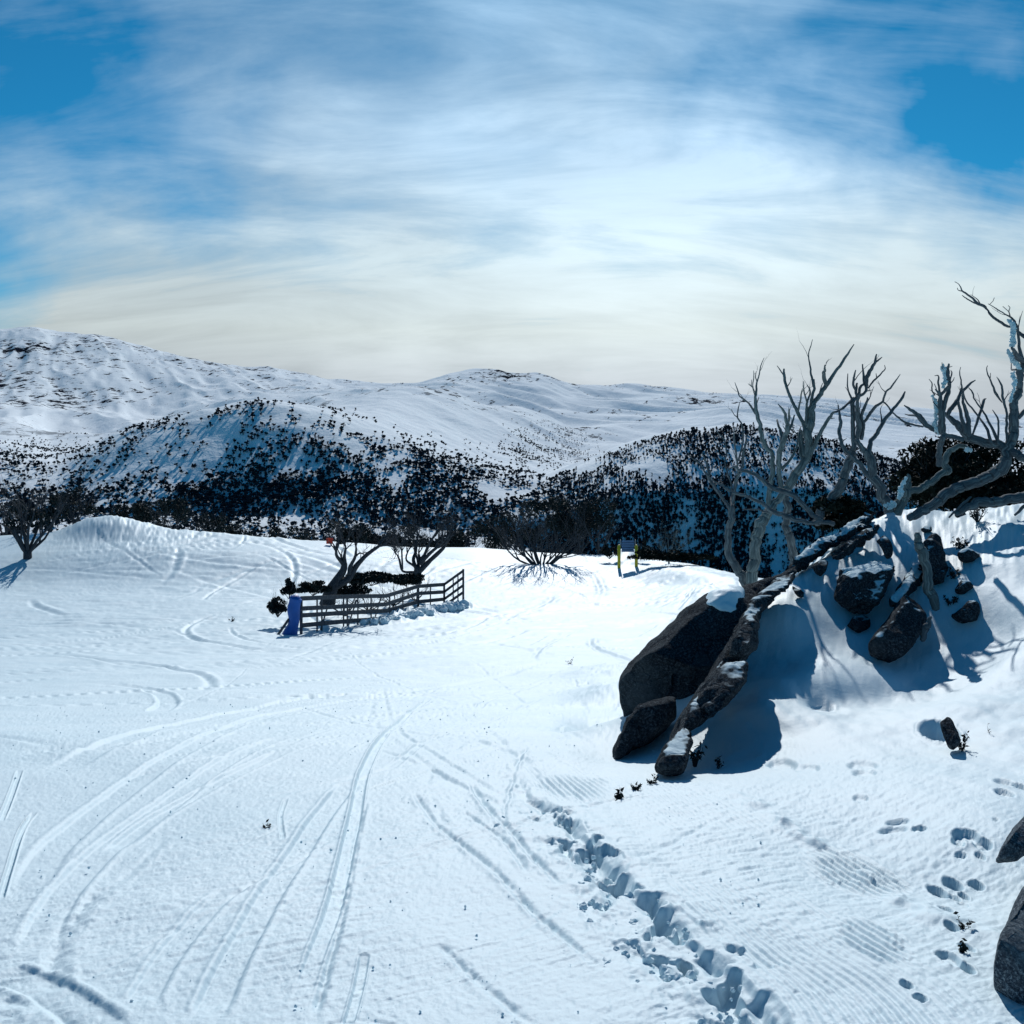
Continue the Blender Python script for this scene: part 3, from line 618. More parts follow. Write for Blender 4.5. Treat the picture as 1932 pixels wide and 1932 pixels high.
# ------------------------------------------------------------------ leaf clouds and branching
def leaf_quads(centres, size, seed, squash=1.0):
    r = np.random.default_rng(seed); n = len(centres)
    a = r.normal(size=(n, 3)); a /= np.linalg.norm(a, axis=1)[:, None]; b = r.normal(size=(n, 3)); b -= a * (a * b).sum(1)[:, None]; b /= np.linalg.norm(b, axis=1)[:, None]
    s = size * r.uniform(0.55, 1.3, n)[:, None]; a = a * s; b = b * s * 0.42
    V = np.stack([centres - a, centres + b, centres + a, centres - b], 1).reshape(-1, 3)
    return V, np.arange(4 * n).reshape(n, 4)
def blob_points(blobs, n, seed, shell=0.45):
    r = np.random.default_rng(seed); w = np.array([q[3] * q[4] * q[5] for q in blobs]); k = r.choice(len(blobs), n, p=w / w.sum()); B = np.array(blobs)[k]
    d = r.normal(size=(n, 3)); d /= np.linalg.norm(d, axis=1)[:, None]; rad = shell + (1 - shell) * r.uniform(0, 1, n) ** 0.5
    return B[:, :3] + d * rad[:, None] * B[:, 3:6]
def clumpy(c, R3, n, seed, low=-0.2):              # ellipsoid crown made of small blobs
    r = np.random.default_rng(seed); out = []
    for i in range(n):
        d = r.normal(size=3); d /= np.linalg.norm(d); d[2] = max(d[2], low); q = r.uniform(0.45, 1.0)
        s = r.uniform(0.22, 0.42)
        out.append((c[0] + d[0] * q * R3[0], c[1] + d[1] * q * R3[1], c[2] + d[2] * q * R3[2], s * R3[0], s * R3[1], s * R3[2] * 0.8))
    return out
def wander(p, d, L, r0, seed, mb, depth, sides=5, bend=0.35, up=0.15, split=3, r_end=0.3):
    rr = random.Random(seed); n = 6; P = [np.array(p, float)]; d = np.array(d, float); d /= np.linalg.norm(d)
    for i in range(n):
        d = d + np.array([rr.uniform(-1, 1), rr.uniform(-1, 1), rr.uniform(-1, 1) + up]) * bend * 0.55; d /= np.linalg.norm(d)
        P.append(P[-1] + d * L / n)
    rad = r0 * np.linspace(1, r_end, n + 1); mb.tube(P, rad, sides)
    if depth > 0:
        for s in range(split):
            k = rr.randint(2, n); dd = (P[k] - P[k - 1]); dd /= np.linalg.norm(dd)
            dd = dd + np.array([rr.uniform(-1, 1), rr.uniform(-1, 1), rr.uniform(-.4, 1)]) * 0.75
            wander(P[k], dd, L * rr.uniform(0.45, 0.75), rad[k] * 0.75, rr.random() * 1e6, mb, depth - 1, max(3, sides - 1), bend, up, split, r_end)

# ------------------------------------------------------------------ hillside trees
def density(px, row):
    d = np.zeros_like(px)
    # middle hill face: thick low down and to the right
    line = np.interp(px, [0, 120, 250, 400, 480, 560, 650, 760, 860, 950, 1040, 1100], [905, 900, 900, 890, 860, 800, 795, 830, 850, 880, 900, 905])
    d = np.where(px < 1100, 0.95 * sstep(-30, 50, row - line), d)
    # crest scrub
    crest = np.interp(px, [0, 180, 250, 400, 500, 640], [850, 838, 806, 780, 760, 772])
    d = np.maximum(d, 0.55 * np.exp(-((row - crest - 6) / 10) ** 2) * (px > 170) * (px < 640))
    d = np.maximum(d, 0.38 * np.exp(-((row - crest - 45) / 32) ** 2) * (px < 620))
    d = np.maximum(d, 0.8 * (px < 170) * np.exp(-((row - 865 + px * 0.1) / 26) ** 2))
    d = np.maximum(d, 0.9 * np.exp(-((px - 620) / 40) ** 2 - ((row - 800) / 16) ** 2))
    d = np.maximum(d, 0.85 * np.exp(-((px - 1010) / 55) ** 2 - ((row - 850) / 30) ** 2)); d = np.maximum(d, 0.9 * np.exp(-((px - 1070) / 26) ** 2 - ((row - 815) / 12) ** 2)); d = np.maximum(d, 0.8 * np.exp(-((px - 1085) / 40) ** 2 - ((row - 850) / 16) ** 2))
    # dark hill on the right
    cr = np.interp(px, [1000, 1050, 1100, 1200, 1300, 1400, 1550, 1700, 1932], [925, 895, 872, 840, 815, 806, 832, 872, 900])
    dd = sstep(-4, 4, row - cr) * (0.95 - 0.15 * sstep(80, 200, row - cr)); d = np.maximum(d, dd * (px > 1000) * 1.0)
    # thin it to clumps
    return d
def build_forest():
    r = np.random.default_rng(21); N = 260000
    u = r.uniform(-0.56, 0.56, N); wl = r.uniform(0, 1, N) < 0.3; Y = np.exp(np.where(wl, r.uniform(math.log(714), math.log(768), N), r.uniform(math.log(470), math.log(2600), N))); z = mtn_full(u, Y)
    px = u * 1932 + 966; row = 800 - z / Y * 1932; den = density(px, row)
    # perspective: keep uniform density over picture area
    X = u * Y; hgt0 = 3.8; cl = fbm(X / 55, Y / 75, 3, 81); cl2 = fbm(X / 16, Y / 24, 2, 82)
    keep = den * sstep(-0.75, 0.35, cl + 0.8 * cl2) > r.uniform(0, 1, N)
    cw = 0.85 * hgt0 * 1932 / Y; area = 0.55 * cw * cw; rb = 800 - mtn(u, Y * 1.01) / (Y * 1.01) * 1932; ra = 800 - mtn(u, Y) / Y * 1932
    grad = np.clip((ra - rb) / 0.00995, 20, 3500); base = N / (1.12 * 1932) * (0.7 / math.log(2600 / 470) + 0.3 / math.log(768 / 714) * ((Y > 714) & (Y < 768)))
    keep &= np.where(px > 1060, 4.2, 2.3) / area * grad / base > r.uniform(0, 1, N)
    # visibility against the lip and nearer crests
    lipr = np.interp(px, LIPX, LIPR); keep &= row < lipr + 12
    Ysamp = np.linspace(450, 2600, 60)
    vv = mtn_full(np.repeat(u[keep], 60), np.tile(Ysamp, keep.sum())).reshape(-1, 60) / Ysamp[None]
    idx = np.nonzero(keep)[0]; own = z[idx] / Y[idx]; occ = ((Ysamp[None] < Y[idx][:, None] - 12) * vv).max(axis=1, where=Ysamp[None] < Y[idx][:, None] - 12, initial=-1) > own + 0.008
    idx = idx[~occ]
    # near ones bigger; drop share of the nearest so the picture density is even
    hgt = r.uniform(2.4, 4.6, N) * np.where(px > 1060, 0.85, 1.0)
    P = np.stack([X, Y, z], 1)[idx]; H = hgt[idx]; pr = px[idx]; rw = row[idx]
    print('hill trees', len(idx))
    # prototypes
    protos = []
    ico_v, ico_f = ico(1)
    for s in range(8):
        q = np.random.default_rng(100 + s); V = []; F = []; n = 0
        th = q.uniform(0.2, 0.36)
        for k in range(q.integers(5, 8)):
            a = q.uniform(0, 2 * np.pi); rr_ = q.uniform(0.05, 0.33); c = np.array([math.cos(a) * rr_, math.sin(a) * rr_, th + q.uniform(0.0, 0.5)]); sz = q.uniform(0.12, 0.21)
            v = ico_v * (1 + 0.38 * noise3(ico_v * 2.1 + k * 7 + s * 3, 5)[:, None]) * sz * np.array([1.15, 1.15, 0.8]) + c
            V.append(v); F.append(ico_f + n); n += len(v)
        m2 = MB()
        for k in range(3):
            a = q.uniform(0, 2 * np.pi); m2.tube(catmull([(0, 0, -0.15), (math.cos(a) * .05, math.sin(a) * .05, 0.2), (math.cos(a) * 0.2, math.sin(a) * 0.2, th + 0.15)], 2), np.linspace(0.03, 0.014, 5), 4)
        tv = np.vstack(m2.v); tf = np.vstack(m2.f)
        protos.append((np.vstack(V), np.vstack(F), tv, tf))
    order = np.argsort(P[:, 1]); near = order[:300]; rest = order[300:]
    names = []
    crowns = [mesh_np('tree_crown', c, f, [M_leaf_far], False) for c, f, _, _ in protos]; trunks = [mesh_np('tree_trunk', t, f, [M_bark_dark], True) for _, _, t, f in protos]
    for i in near:
        k = int(r.integers(8)); leftp = pr[i] < 1080
        g = 'snow gums dotting the snowy middle hillside' if leftp else 'snow gums on the shaded right-hand hill'
        lb = 'small dark snow gum, one of many dotting the sunlit snowy hillside' if leftp else 'small dark snow gum, one of many on the shaded blue hillside behind the dead trees'
        o = link('hillside_tree', trunks[k], None, P[i]); tag(o, lb, 'tree', g)
        o.scale = (H[i] * (1.15 if leftp else 0.8),) * 2 + (H[i] * (1.0 if leftp else 1.25),); o.rotation_euler = (0, 0, float(r.uniform(0, 6.28)))
        c = link('crown', crowns[k], o)
    V = []; F = []; n = 0; TVv = []; TF = []; nt_ = 0
    for i in rest:
        c, f, t, tf = protos[int(r.integers(8))]; a = r.uniform(0, 6.28); ca, sa = math.cos(a), math.sin(a); s = H[i] * r.uniform(.9, 1.25)
        Rm = np.array([[ca, -sa, 0], [sa, ca, 0], [0, 0, 1]]).T * s * (np.array([1, 1, 1.0]) if pr[i] < 1080 else np.array([.72, .72, 1.25]))
        V.append(c @ Rm + P[i]); F.append(f + n); n += len(c)
        if P[i][1] < 1000: V.append(t @ Rm + P[i]); F2 = tf + n; n += len(t); F.append(np.vstack([F2[:, [0, 1, 2]], F2[:, [0, 2, 3]]]))
    me = mesh_np('forest', np.vstack(V), np.vstack(F), [M_leaf_far], False)
    tag(link('hillside_forest', me), 'dark snow gum woodland scattered over the far hillsides', 'woodland', kind='stuff')
def ico(sub):
    import bmesh
    bm = bmesh.new(); bmesh.ops.create_icosphere(bm, subdivisions=sub, radius=1.0)
    v = np.array([q.co[:] for q in bm.verts]); f = np.array([[w.index for w in q.verts] for q in bm.faces]); bm.free(); return v, f
build_forest()

# ------------------------------------------------------------------ rocks
def rock(name, fn, poly, Y0, tilt, thick, label, m, vox=0.025, amp=0.035, smooth=10, back=0.6, group=None, nf=3.0, tp=1.0, cuts=34):
    P = np.array([fn(a, b) for a, b in poly], float); r0 = P[:, 1].mean()
    tilt = tilt
    # solid prism with narrowed ends, then remeshed and eroded into a boulder
    cen = P.mean(0); V = []; layers = [(-1.0, 0.62), (-0.72, 0.88), (-0.25, 1.0), (0.3, 1.0), (0.8, 0.85), (1.0, 0.6)]
    n = len(P)
    for (t, s) in layers:
        s = 1 - (1 - s) * tp
        for q in P:
            c = cen + (q - cen) * s; Y = Y0 + tilt * (r0 - c[1]) / 1932 * Y0 + (t if t < 0 else t * back / 0.6) * thick * 0.5
            u, v = UV(*c); Yp = Y0 + tilt * (r0 - c[1]) / 1932 * Y0
            V.append((u * Y, Y, v * Y))
    F = []
    for l in range(len(layers) - 1):
        for i in range(n): F.append((l * n + i, l * n + (i + 1) % n, (l + 1) * n + (i + 1) % n, (l + 1) * n + i))
    me = bpy.data.meshes.new('tmp'); me.from_pydata([tuple(map(float, q)) for q in V], [], F + [tuple(range(n))[::-1], tuple(range((len(layers) - 1) * n, len(layers) * n))])
    o = bpy.data.objects.new('tmp', me); C.objects.link(o); md = o.modifiers.new('r', 'REMESH'); md.mode = 'VOXEL'; md.voxel_size = vox
    dg = bpy.context.evaluated_depsgraph_get(); ev = o.evaluated_get(dg); em = ev.to_mesh()
    nv = len(em.vertices); v = np.empty(nv * 3, np.float32); em.vertices.foreach_get('co', v); v = v.reshape(-1, 3).astype(float)
    nl = len(em.loops); lv = np.empty(nl, np.int32); em.loops.foreach_get('vertex_index', lv); tot = np.empty(len(em.polygons), np.int32); em.polygons.foreach_get('loop_total', tot)
    ne = len(em.edges); ed = np.empty(ne * 2, np.int32); em.edges.foreach_get('vertices', ed); ed = ed.reshape(-1, 2)
    st = np.concatenate(([0], np.cumsum(tot)[:-1])); q4 = lv[(st[tot == 4][:, None] + np.arange(4))]; faces = [q4]
    if (tot == 3).any(): faces.append(lv[(st[tot == 3][:, None] + np.arange(3))])
    ev.to_mesh_clear(); bpy.data.objects.remove(o); bpy.data.meshes.remove(me)
    deg = np.bincount(ed.ravel(), minlength=nv)[:, None]
    def lap(v, lam):
        s = np.zeros_like(v)
        for a, b in ((0, 1), (1, 0)):
            for c in range(3): s[:, c] += np.bincount(ed[:, a], v[ed[:, b], c], nv)
        return v + lam * (s / np.maximum(deg, 1) - v)
    for i in range(smooth): v = lap(v, 0.6); v = lap(v, -0.35) if i % 2 else v
    rg = np.random.default_rng(sum(map(ord, label)) + 3); m0 = v.mean(0)            # flat fracture faces
    if cuts:
        for i in range(cuts):
            dn = rg.normal(size=3); dn[1] = -abs(dn[1]) * 1.3; dn /= np.linalg.norm(dn); pr_ = (v - m0) @ dn; c0 = np.quantile(pr_, rg.uniform(0.87, 0.985)); ex = np.maximum(pr_ - c0, 0)
            v = v - dn * (ex * 0.93)[:, None]
    tri = q4; nrm = np.zeros_like(v); fn_ = np.cross(v[tri[:, 2]] - v[tri[:, 0]], v[tri[:, 3]] - v[tri[:, 1]])
    for c in range(4):
        for k in range(3): nrm[:, k] += np.bincount(tri[:, c], fn_[:, k], nv)
    nrm /= np.linalg.norm(nrm, axis=1)[:, None] + 1e-9
    sd_ = abs(hash(label)) % 97 if False else sum(map(ord, label)) % 97
    q = v * np.array([1, 1, 1.0]); q = q @ np.array([[0.8, 0, 0.6], [0, 1, 0], [-0.6, 0, 0.8]])
    d = fbm3(q * np.array([nf, nf, nf * 0.6]) + sd_, 5, sd_, 0.55) * amp * 1.6 - amp * 0.7 * np.maximum(0, 0.18 - np.abs(fbm3(q * nf * 0.7 + 9, 3, 3))) / 0.18
    cr_ = 0.5 - np.abs(fbm3(q * nf * 1.6 + 41, 3, sd_ + 5)); d = d + amp * 0.7 * (cr_ - .3)
    v = v + nrm * d[:, None] + nrm * amp * 0.15 + nrm * (amp * 0.25 * fbm3(v * nf * 7, 3, 8))[:, None]
    org = v.mean(0); org[2] = v[:, 2].min()
    me = mesh_np(name, v - org, faces, [m]); ob = link(name, me, None, org); tag(ob, label, 'rock', group)
    return ob
big = rock('boulder', ZR, [(160, 880), (195, 825), (280, 735), (370, 645), (450, 575), (530, 517), (620, 475), (700, 472), (790, 450), (790, 560), (740, 700), (680, 860), (600, 960), (520, 990), (420, 985), (370, 1010), (330, 1050), (280, 1100), (230, 1105), (180, 1060), (162, 1000)],
           8.95, 0.9, 1.35, 'big smooth rounded dark granite boulder leaning at the left end of the bank', M_rock_bare, 0.028, 0.03, 6, 0.9, nf=2.0, tp=0.6, cuts=9)
rock('rock', ZR, [(185, 1040), (165, 1110), (125, 1190), (122, 1250), (170, 1235), (215, 1190), (270, 1160), (330, 1110), (400, 1040), (400, 960), (250, 980)], 7.75, 0.5, 0.5, 'dark pointed foot rock under the big rounded boulder', M_rock_bare, 0.018, 0.03, 2, nf=3.0, tp=0.4, cuts=0)
cap = rock('snow_cap', ZR, [(515, 550), (560, 495), (640, 470), (700, 478), (715, 540), (690, 590), (650, 615), (590, 595)], 9.0, 0.9, 0.5, 'temporary', M_rsnow, 0.02, 0.03, 4, 0.6, nf=2.5, cuts=0)
for k_ in ('label',): del cap[k_]
del cap['category']
cap.parent = big; cap.location = cap.location - big.location
rock('rock_slab', ZR, [(925, 400), (850, 435), (765, 500), (700, 590), (640, 690), (595, 780), (535, 880), (478, 980), (432, 1060), (380, 1150), (322, 1275), (375, 1290), (430, 1280), (455, 1180), (440, 1110), (520, 1060), (590, 1005), (655, 930), (712, 865), (700, 800), (755, 715), (760, 625), (755, 590), (800, 545), (870, 470), (935, 430)],
     8.05, 2.0, 0.6, 'long thin dark rock rib rising beside the big rounded boulder', M_rock_rib, 0.018, 0.028, 1, nf=3.6, tp=0.35, cuts=0)
rock('rock', ZR, [(500, 960), (560, 870), (625, 815), (715, 795), (730, 865), (670, 945), (600, 1015), (530, 1068), (470, 1075)], 7.3, 1.8, 0.5, 'dark bulging rock shoulder on the lower right side of the long rib', M_rock, 0.016, 0.03, 2, nf=3.5, tp=0.5, cuts=16)
rock('rock', ZR, [(640, 760), (665, 680), (710, 600), (755, 588), (775, 640), (768, 720), (715, 800), (655, 820)], 8.0, 1.8, 0.5, 'dark angular rock block set in the middle of the long rib', M_rock, 0.016, 0.03, 2, nf=3.5, tp=0.5, cuts=16)
rock('rock', ZR, [(690, 500), (760, 452), (860, 415), (940, 372), (945, 405), (860, 455), (800, 505), (745, 565), (690, 600)], 9.5, 1.5, 0.35, 'thin dark rock spur joining the top of the big boulder to the bank', M_rock_bare, 0.018, 0.02, 2, tp=0.4, cuts=6)
rock('rock', ZF, [(440, 720), (425, 870), (490, 940), (550, 1000), (680, 985), (765, 880), (870, 730), (895, 610), (820, 550), (700, 580), (560, 610), (470, 640)], 9.65, 1.3, 0.7, 'broad cracked rock with a thick snow cap in the middle of the bank', M_rock_snowy, 0.022, 0.05, 3, tp=0.6)
rock('rock', ZF, [(740, 395), (820, 340), (865, 400), (870, 480), (880, 560), (830, 560), (790, 450)], 10.2, 1.5, 0.35, 'small upright dark rock knob above the snow-capped cracked rock', M_rock, 0.018, 0.02, 4)
rock('rock', ZF, [(505, 1085), (560, 1000), (640, 975), (705, 1010), (700, 1110), (645, 1160), (540, 1125)], 9.35, 0.8, 0.3, 'small dark rock lump just below the snow-capped cracked rock', M_rock, 0.015, 0.02, 4)
rock('rock', ZF, [(700, 1240), (735, 1140), (830, 1030), (900, 930), (980, 850), (1060, 825), (1120, 890), (1130, 1040), (1085, 1190), (985, 1300), (860, 1370), (760, 1380), (705, 1320)], 9.0, 1.2, 0.55, 'egg-shaped rough dark boulder below the snag, snow along its upper left edge', M_rock, 0.02, 0.035, 5, tp=0.6, cuts=12)
rock('rock', ZF, [(1150, 420), (1220, 345), (1290, 375), (1285, 560), (1315, 640), (1295, 750), (1220, 810), (1150, 770), (1130, 600)], 9.85, 1.2, 0.5, 'tall craggy dark rock right behind the leaning snag', M_rock, 0.02, 0.045, 3, tp=0.6)
rock('rock', ZF, [(1110, 540), (1150, 600), (1110, 720), (1040, 780), (960, 860), (880, 960), (820, 1010), (870, 860), (960, 740), (1050, 620)], 9.7, 2.2, 0.3, 'narrow snow-streaked dark rock left of the leaning snag', M_rock_snowy, 0.018, 0.03, 3)
rock('rock_ridge', ZF, [(-40, 740), (30, 650), (110, 560), (200, 460), (320, 385), (430, 345), (560, 255), (700, 195), (870, 182), (850, 225), (790, 260), (660, 290), (560, 350), (470, 400), (380, 430), (300, 480), (200, 570), (100, 640), (10, 750)], 10.8, 2.0, 0.4, 'long jagged rock ridge with snow streaks along the top edge of the bank', M_rock_snowy, 0.024, 0.06, 2, nf=4.5, tp=0.6)
rock('rock', ZF, [(370, 545), (400, 490), (470, 440), (540, 400), (600, 360), (700, 310), (830, 260), (800, 310), (720, 350), (640, 410), (600, 430), (540, 500), (450, 540)], 10.45, 1.8, 0.35, 'long dark rock lying parallel below the jagged ridge', M_rock, 0.02, 0.05, 2, nf=4.5, tp=0.6)
rock('rock', ZF, [(225, 600), (290, 560), (360, 550), (358, 620), (310, 690), (265, 665)], 10.1, 1, 0.25, 'small wedge-shaped dark rock under the long jagged ridge', M_rock, 0.014, 0.015, 3)
rock('rock', ZF, [(1365, 150), (1420, 130), (1490, 160), (1490, 240), (1450, 280), (1370, 270)], 11.3, 1, 0.3, 'dark block-shaped rock by the small plant on top of the bank', M_rock, 0.016, 0.02, 4)
rock('rock', ZF, [(1330, 1000), (1400, 965), (1480, 880), (1570, 860), (1580, 960), (1560, 1060), (1530, 1085), (1430, 1055)], 9.1, 0.8, 0.3, 'dark hollow-sided rock at the right of the bank below the tufts', M_rock, 0.015, 0.03, 3)
rock('rock', ZF, [(1370, 790), (1430, 705), (1520, 720), (1530, 770), (1480, 820), (1400, 830)], 9.45, 0.8, 0.28, 'snow-fringed dark rock just above the hollow-sided rock', M_rock_snowy, 0.014, 0.025, 3)
rock('rock', ZF, [(1440, 560), (1400, 500), (1470, 450), (1560, 480), (1600, 510), (1540, 560)], 9.9, 0.8, 0.25, 'low dark rock amid frosted tufts right of the tall craggy rock', M_rock_snowy, 0.014, 0.03, 3)
rock('rock', ZF, [(60, 740), (130, 770), (200, 830), (180, 870), (110, 850), (70, 800)], 9.7, 1, 0.2, 'small dark rock poking out left of the snow-capped cracked rock', M_rock, 0.013, 0.02, 3)
rock('rock', ZF, [(1100, 300), (1150, 270), (1205, 290), (1180, 325), (1110, 325)], 10.9, 1, 0.2, 'small snow-dusted stone on the smooth top of the bank above the snag', M_rock_snowy, 0.013, 0.02, 3)
rock('rock', ZG, [(150, 90), (185, 50), (210, 60), (235, 130), (275, 175), (285, 260), (250, 290), (205, 285), (180, 200)], 6.30, 1.2, 0.22, 'small pointed rock in a melt hollow beside a tiny frosted plant', M_rock_bare, 0.010, 0.015, 3)
rock('boulder', ZG, [(760, 1050), (660, 1095), (600, 1200), (545, 1320), (505, 1400), (487, 1550), (482, 1680), (500, 1800), (545, 1920), (620, 2080), (900, 2150), (1200, 1700), (1100, 1200)], 3.35, 1.0, 0.8, 'large lichen-speckled boulder cut off by the bottom right corner', M_rock_near, 0.014, 0.014, 5, nf=3.0, tp=0.5)
rock('boulder', ZG, [(760, 600), (660, 690), (600, 750), (525, 850), (492, 950), (520, 1045), (590, 990), (640, 900), (760, 860), (900, 760), (880, 640)], 4.15, 1.0, 0.5, 'dark speckled rock nose above the large corner boulder', M_rock_near, 0.014, 0.014, 3, nf=3.0, tp=0.5)

# ------------------------------------------------------------------ traced dead trees
def stroke_pts(fn, pts_, Y, dy, seed):
    rr = random.Random(seed); P = []; W = []
    n = len(pts_); off = 0.0; dirn = rr.uniform(-1, 1) * dy
    for i, q in enumerate(pts_):
        f = q[3] if len(q) > 3 else fn
        px, row = f(q[0], q[1]); yy = Y + dirn * (i / max(1, n - 1)); P.append(pt(px, row, yy))
        s = f(1, 0)[0] - f(0, 0)[0]; W.append(q[2] * s / 1932 * yy * 0.5)
    return np.array(P), np.array(W)
def twigs(mb, P, W, n, seed, L=0.25, gravity=0.3):
    rr = random.Random(seed)
    for i in range(n):
        k = rr.randint(int(len(P) * 0.35), len(P) - 2); d = P[k + 1] - P[k]; d /= np.linalg.norm(d) + 1e-9
        d = d + np.array([rr.uniform(-1, 1), rr.uniform(-.6, .6), rr.uniform(-.3, 1)]) * 0.8
        wander(P[k], d, L * rr.uniform(0.4, 1.2), min(W[k] * 0.5, 0.012), rr.random() * 1e6, mb, 1, 5, 0.5, 0.25, 1, 0.3)
def traced_tree(name, loc, label, cat, strokes, Y, m, dy=0.5, tw=0.3, seed=1, group=None, trunk_n=1):
    root = empty(name, loc, label, cat, group); loc = np.array(loc, float)
    for i, st in enumerate(strokes):
        fn = st[0]; pts_ = st[1]; Yo = st[2] if len(st) > 2 else 0.0
        P, W = stroke_pts(fn, pts_, Y + Yo, 0 if i < trunk_n else dy, seed * 100 + i)
        if i < trunk_n and len(st) <= 3:
            pass
        n = 7; Pc = catmull(P, n); Wc = catmull(np.stack([W, W, W], 1), n)[:, 0]
        rr = np.random.default_rng(seed * 50 + i); Lx = np.linspace(0, len(Pc) / 3.0, len(Pc))
        wob = np.stack([fbm(Lx, Lx * 0 + 3.1 * i + c * 9, 3, seed + c) for c in range(3)], 1)
        env = np.minimum(1, np.minimum(np.arange(len(Pc)), len(Pc) * 10) / 4)[:, None]
        Pc = Pc + wob * Wc[:, None] * 0.55 * env
        mb = MB(); mb.tube(Pc, np.maximum(Wc, 0.0035), 14 if Wc.max() > 0.03 else 8, 0.12, seed + i)
        # knots
        if tw > 0 and len(pts_) > 2:
            L = np.linalg.norm(np.diff(P, axis=0), axis=1).sum(); nt_ = int(L * 3.0 * tw + 0.5)
            twigs(mb, Pc, Wc, nt_, seed * 900 + i, 0.22)
        link('trunk' if i < trunk_n else 'branch', mb.mesh('branch', [m], True, loc), root)
    return root
def base_loc(px, Y, dz=0.0):
    x = (px - 966) / 1932 * Y; return (x, Y, ground(x, Y) + dz)
YA = 12.6
def ext(fn, a, Y, z):                                # a point below a trace, so that a trunk reaches the snow
    return a
main = [(ZB, [(735, 1850, 150), (740, 1640, 120), (755, 1450, 128), (780, 1250, 122), (800, 1060, 122), (825, 930, 128), (880, 810, 118), (940, 720, 105), (1010, 620, 80), (1090, 520, 80), (1180, 400, 105), (1280, 230, 100), (1390, 90, 92), (1400, 1250, 95, ZA), (1400, 1120, 105, ZA), (1430, 980, 90, ZA), (1445, 860, 78, ZA), (1475, 795, 60, ZA), (1545, 705, 54, ZA), (1620, 590, 48, ZA), (1700, 470, 38, ZA), (1780, 360, 33, ZA), (1850, 250, 26, ZA), (1930, 130, 10, ZA)]),
        (ZB, [(950, 710, 70), (940, 560, 62), (960, 420, 55), (990, 260, 58), (985, 120, 54), (965, 20, 50), (900, 1300, 55, ZA), (860, 1200, 50, ZA), (840, 1060, 46, ZA), (800, 930, 44, ZA), (790, 820, 36, ZA), (788, 740, 30, ZA), (800, 640, 24, ZA), (806, 560, 18, ZA), (830, 490, 15, ZA), (850, 380, 12, ZA), (890, 285, 6, ZA)]),
        (ZA, [(790, 930, 30), (740, 850, 24), (690, 790, 20), (610, 730, 16), (580, 650, 13), (550, 570, 7)]),
        (ZA, [(788, 710, 14), (765, 640, 11), (735, 610, 10), (705, 585, 6)]), (ZA, [(785, 690, 14), (758, 620, 13), (770, 500, 11), (768, 435, 7)]), (ZA, [(742, 620, 10), (745, 540, 8)]), (ZA, [(805, 560, 12), (790, 500, 11), (797, 445, 6)]), (ZA, [(800, 820, 18), (828, 740, 9)]),
        (ZB, [(1100, 500, 60), (1070, 300, 50), (1060, 150, 60), (1070, 1380, 66, ZA), (1110, 1260, 60, ZA), (1150, 1150, 58, ZA), (1160, 1060, 48, ZA), (1140, 960, 34, ZA), (1100, 880, 26, ZA), (1050, 820, 8, ZA)]),
        (ZA, [(1163, 1090, 34), (1180, 960, 28), (1180, 875, 14)]), (ZA, [(1165, 1140, 38), (1215, 1040, 28), (1242, 950, 16)]), (ZA, [(1075, 1350, 42), (1092, 1200, 34), (1060, 1080, 28), (1043, 1000, 16)]),
        (ZA, [(1380, 1160, 70), (1345, 1050, 46), (1290, 950, 42), (1240, 830, 36), (1190, 740, 34), (1150, 620, 32), (1122, 500, 32), (1120, 415, 20)]), (ZA, [(1112, 480, 15), (1075, 425, 13), (1040, 375, 7)]),
        (ZA, [(1285, 900, 24), (1310, 780, 19), (1320, 700, 16), (1335, 640, 8)]), (ZA, [(1375, 1060, 36), (1380, 900, 30), (1392, 790, 25), (1422, 700, 22), (1412, 640, 18), (1385, 598, 8)]), (ZA, [(1388, 800, 20), (1355, 690, 18), (1347, 560, 10)]),
        (ZA, [(1440, 880, 52), (1442, 760, 36), (1467, 640, 32), (1467, 535, 18)]), (ZA, [(1462, 620, 26), (1440, 500, 25), (1420, 360, 18), (1405, 240, 13), (1430, 150, 11), (1450, 72, 6)]), (ZA, [(1610, 610, 48), (1582, 500, 46), (1590, 440, 34), (1592, 372, 14)]), (ZA, [(1530, 720, 14), (1545, 640, 12), (1570, 580, 8)]),
        (ZA, [(1420, 1400, 66), (1480, 1280, 50), (1560, 1120, 44), (1640, 990, 38), (1690, 920, 28), (1760, 895, 22), (1850, 820, 19), (1930, 740, 15)]), (ZA, [(1650, 985, 20), (1705, 985, 8)]),
        (ZA, [(1350, 1500, 54), (1312, 1350, 44), (1300, 1220, 38), (1302, 1130, 24), (1315, 1085, 10)]), (ZA, [(1350, 1420, 40), (1335, 1250, 30), (1322, 1120, 16)]), (ZA, [(1100, 1570, 40), (1180, 1480, 32), (1240, 1380, 28), (1272, 1290, 22), (1275, 1235, 12)])]
traced_tree('dead_tree', base_loc(1400, YA, -0.1), 'tall pale bare snow gum standing just behind the big rounded boulder', 'tree', main, YA, M_bark_pale, 0.8, 0.35, 3)
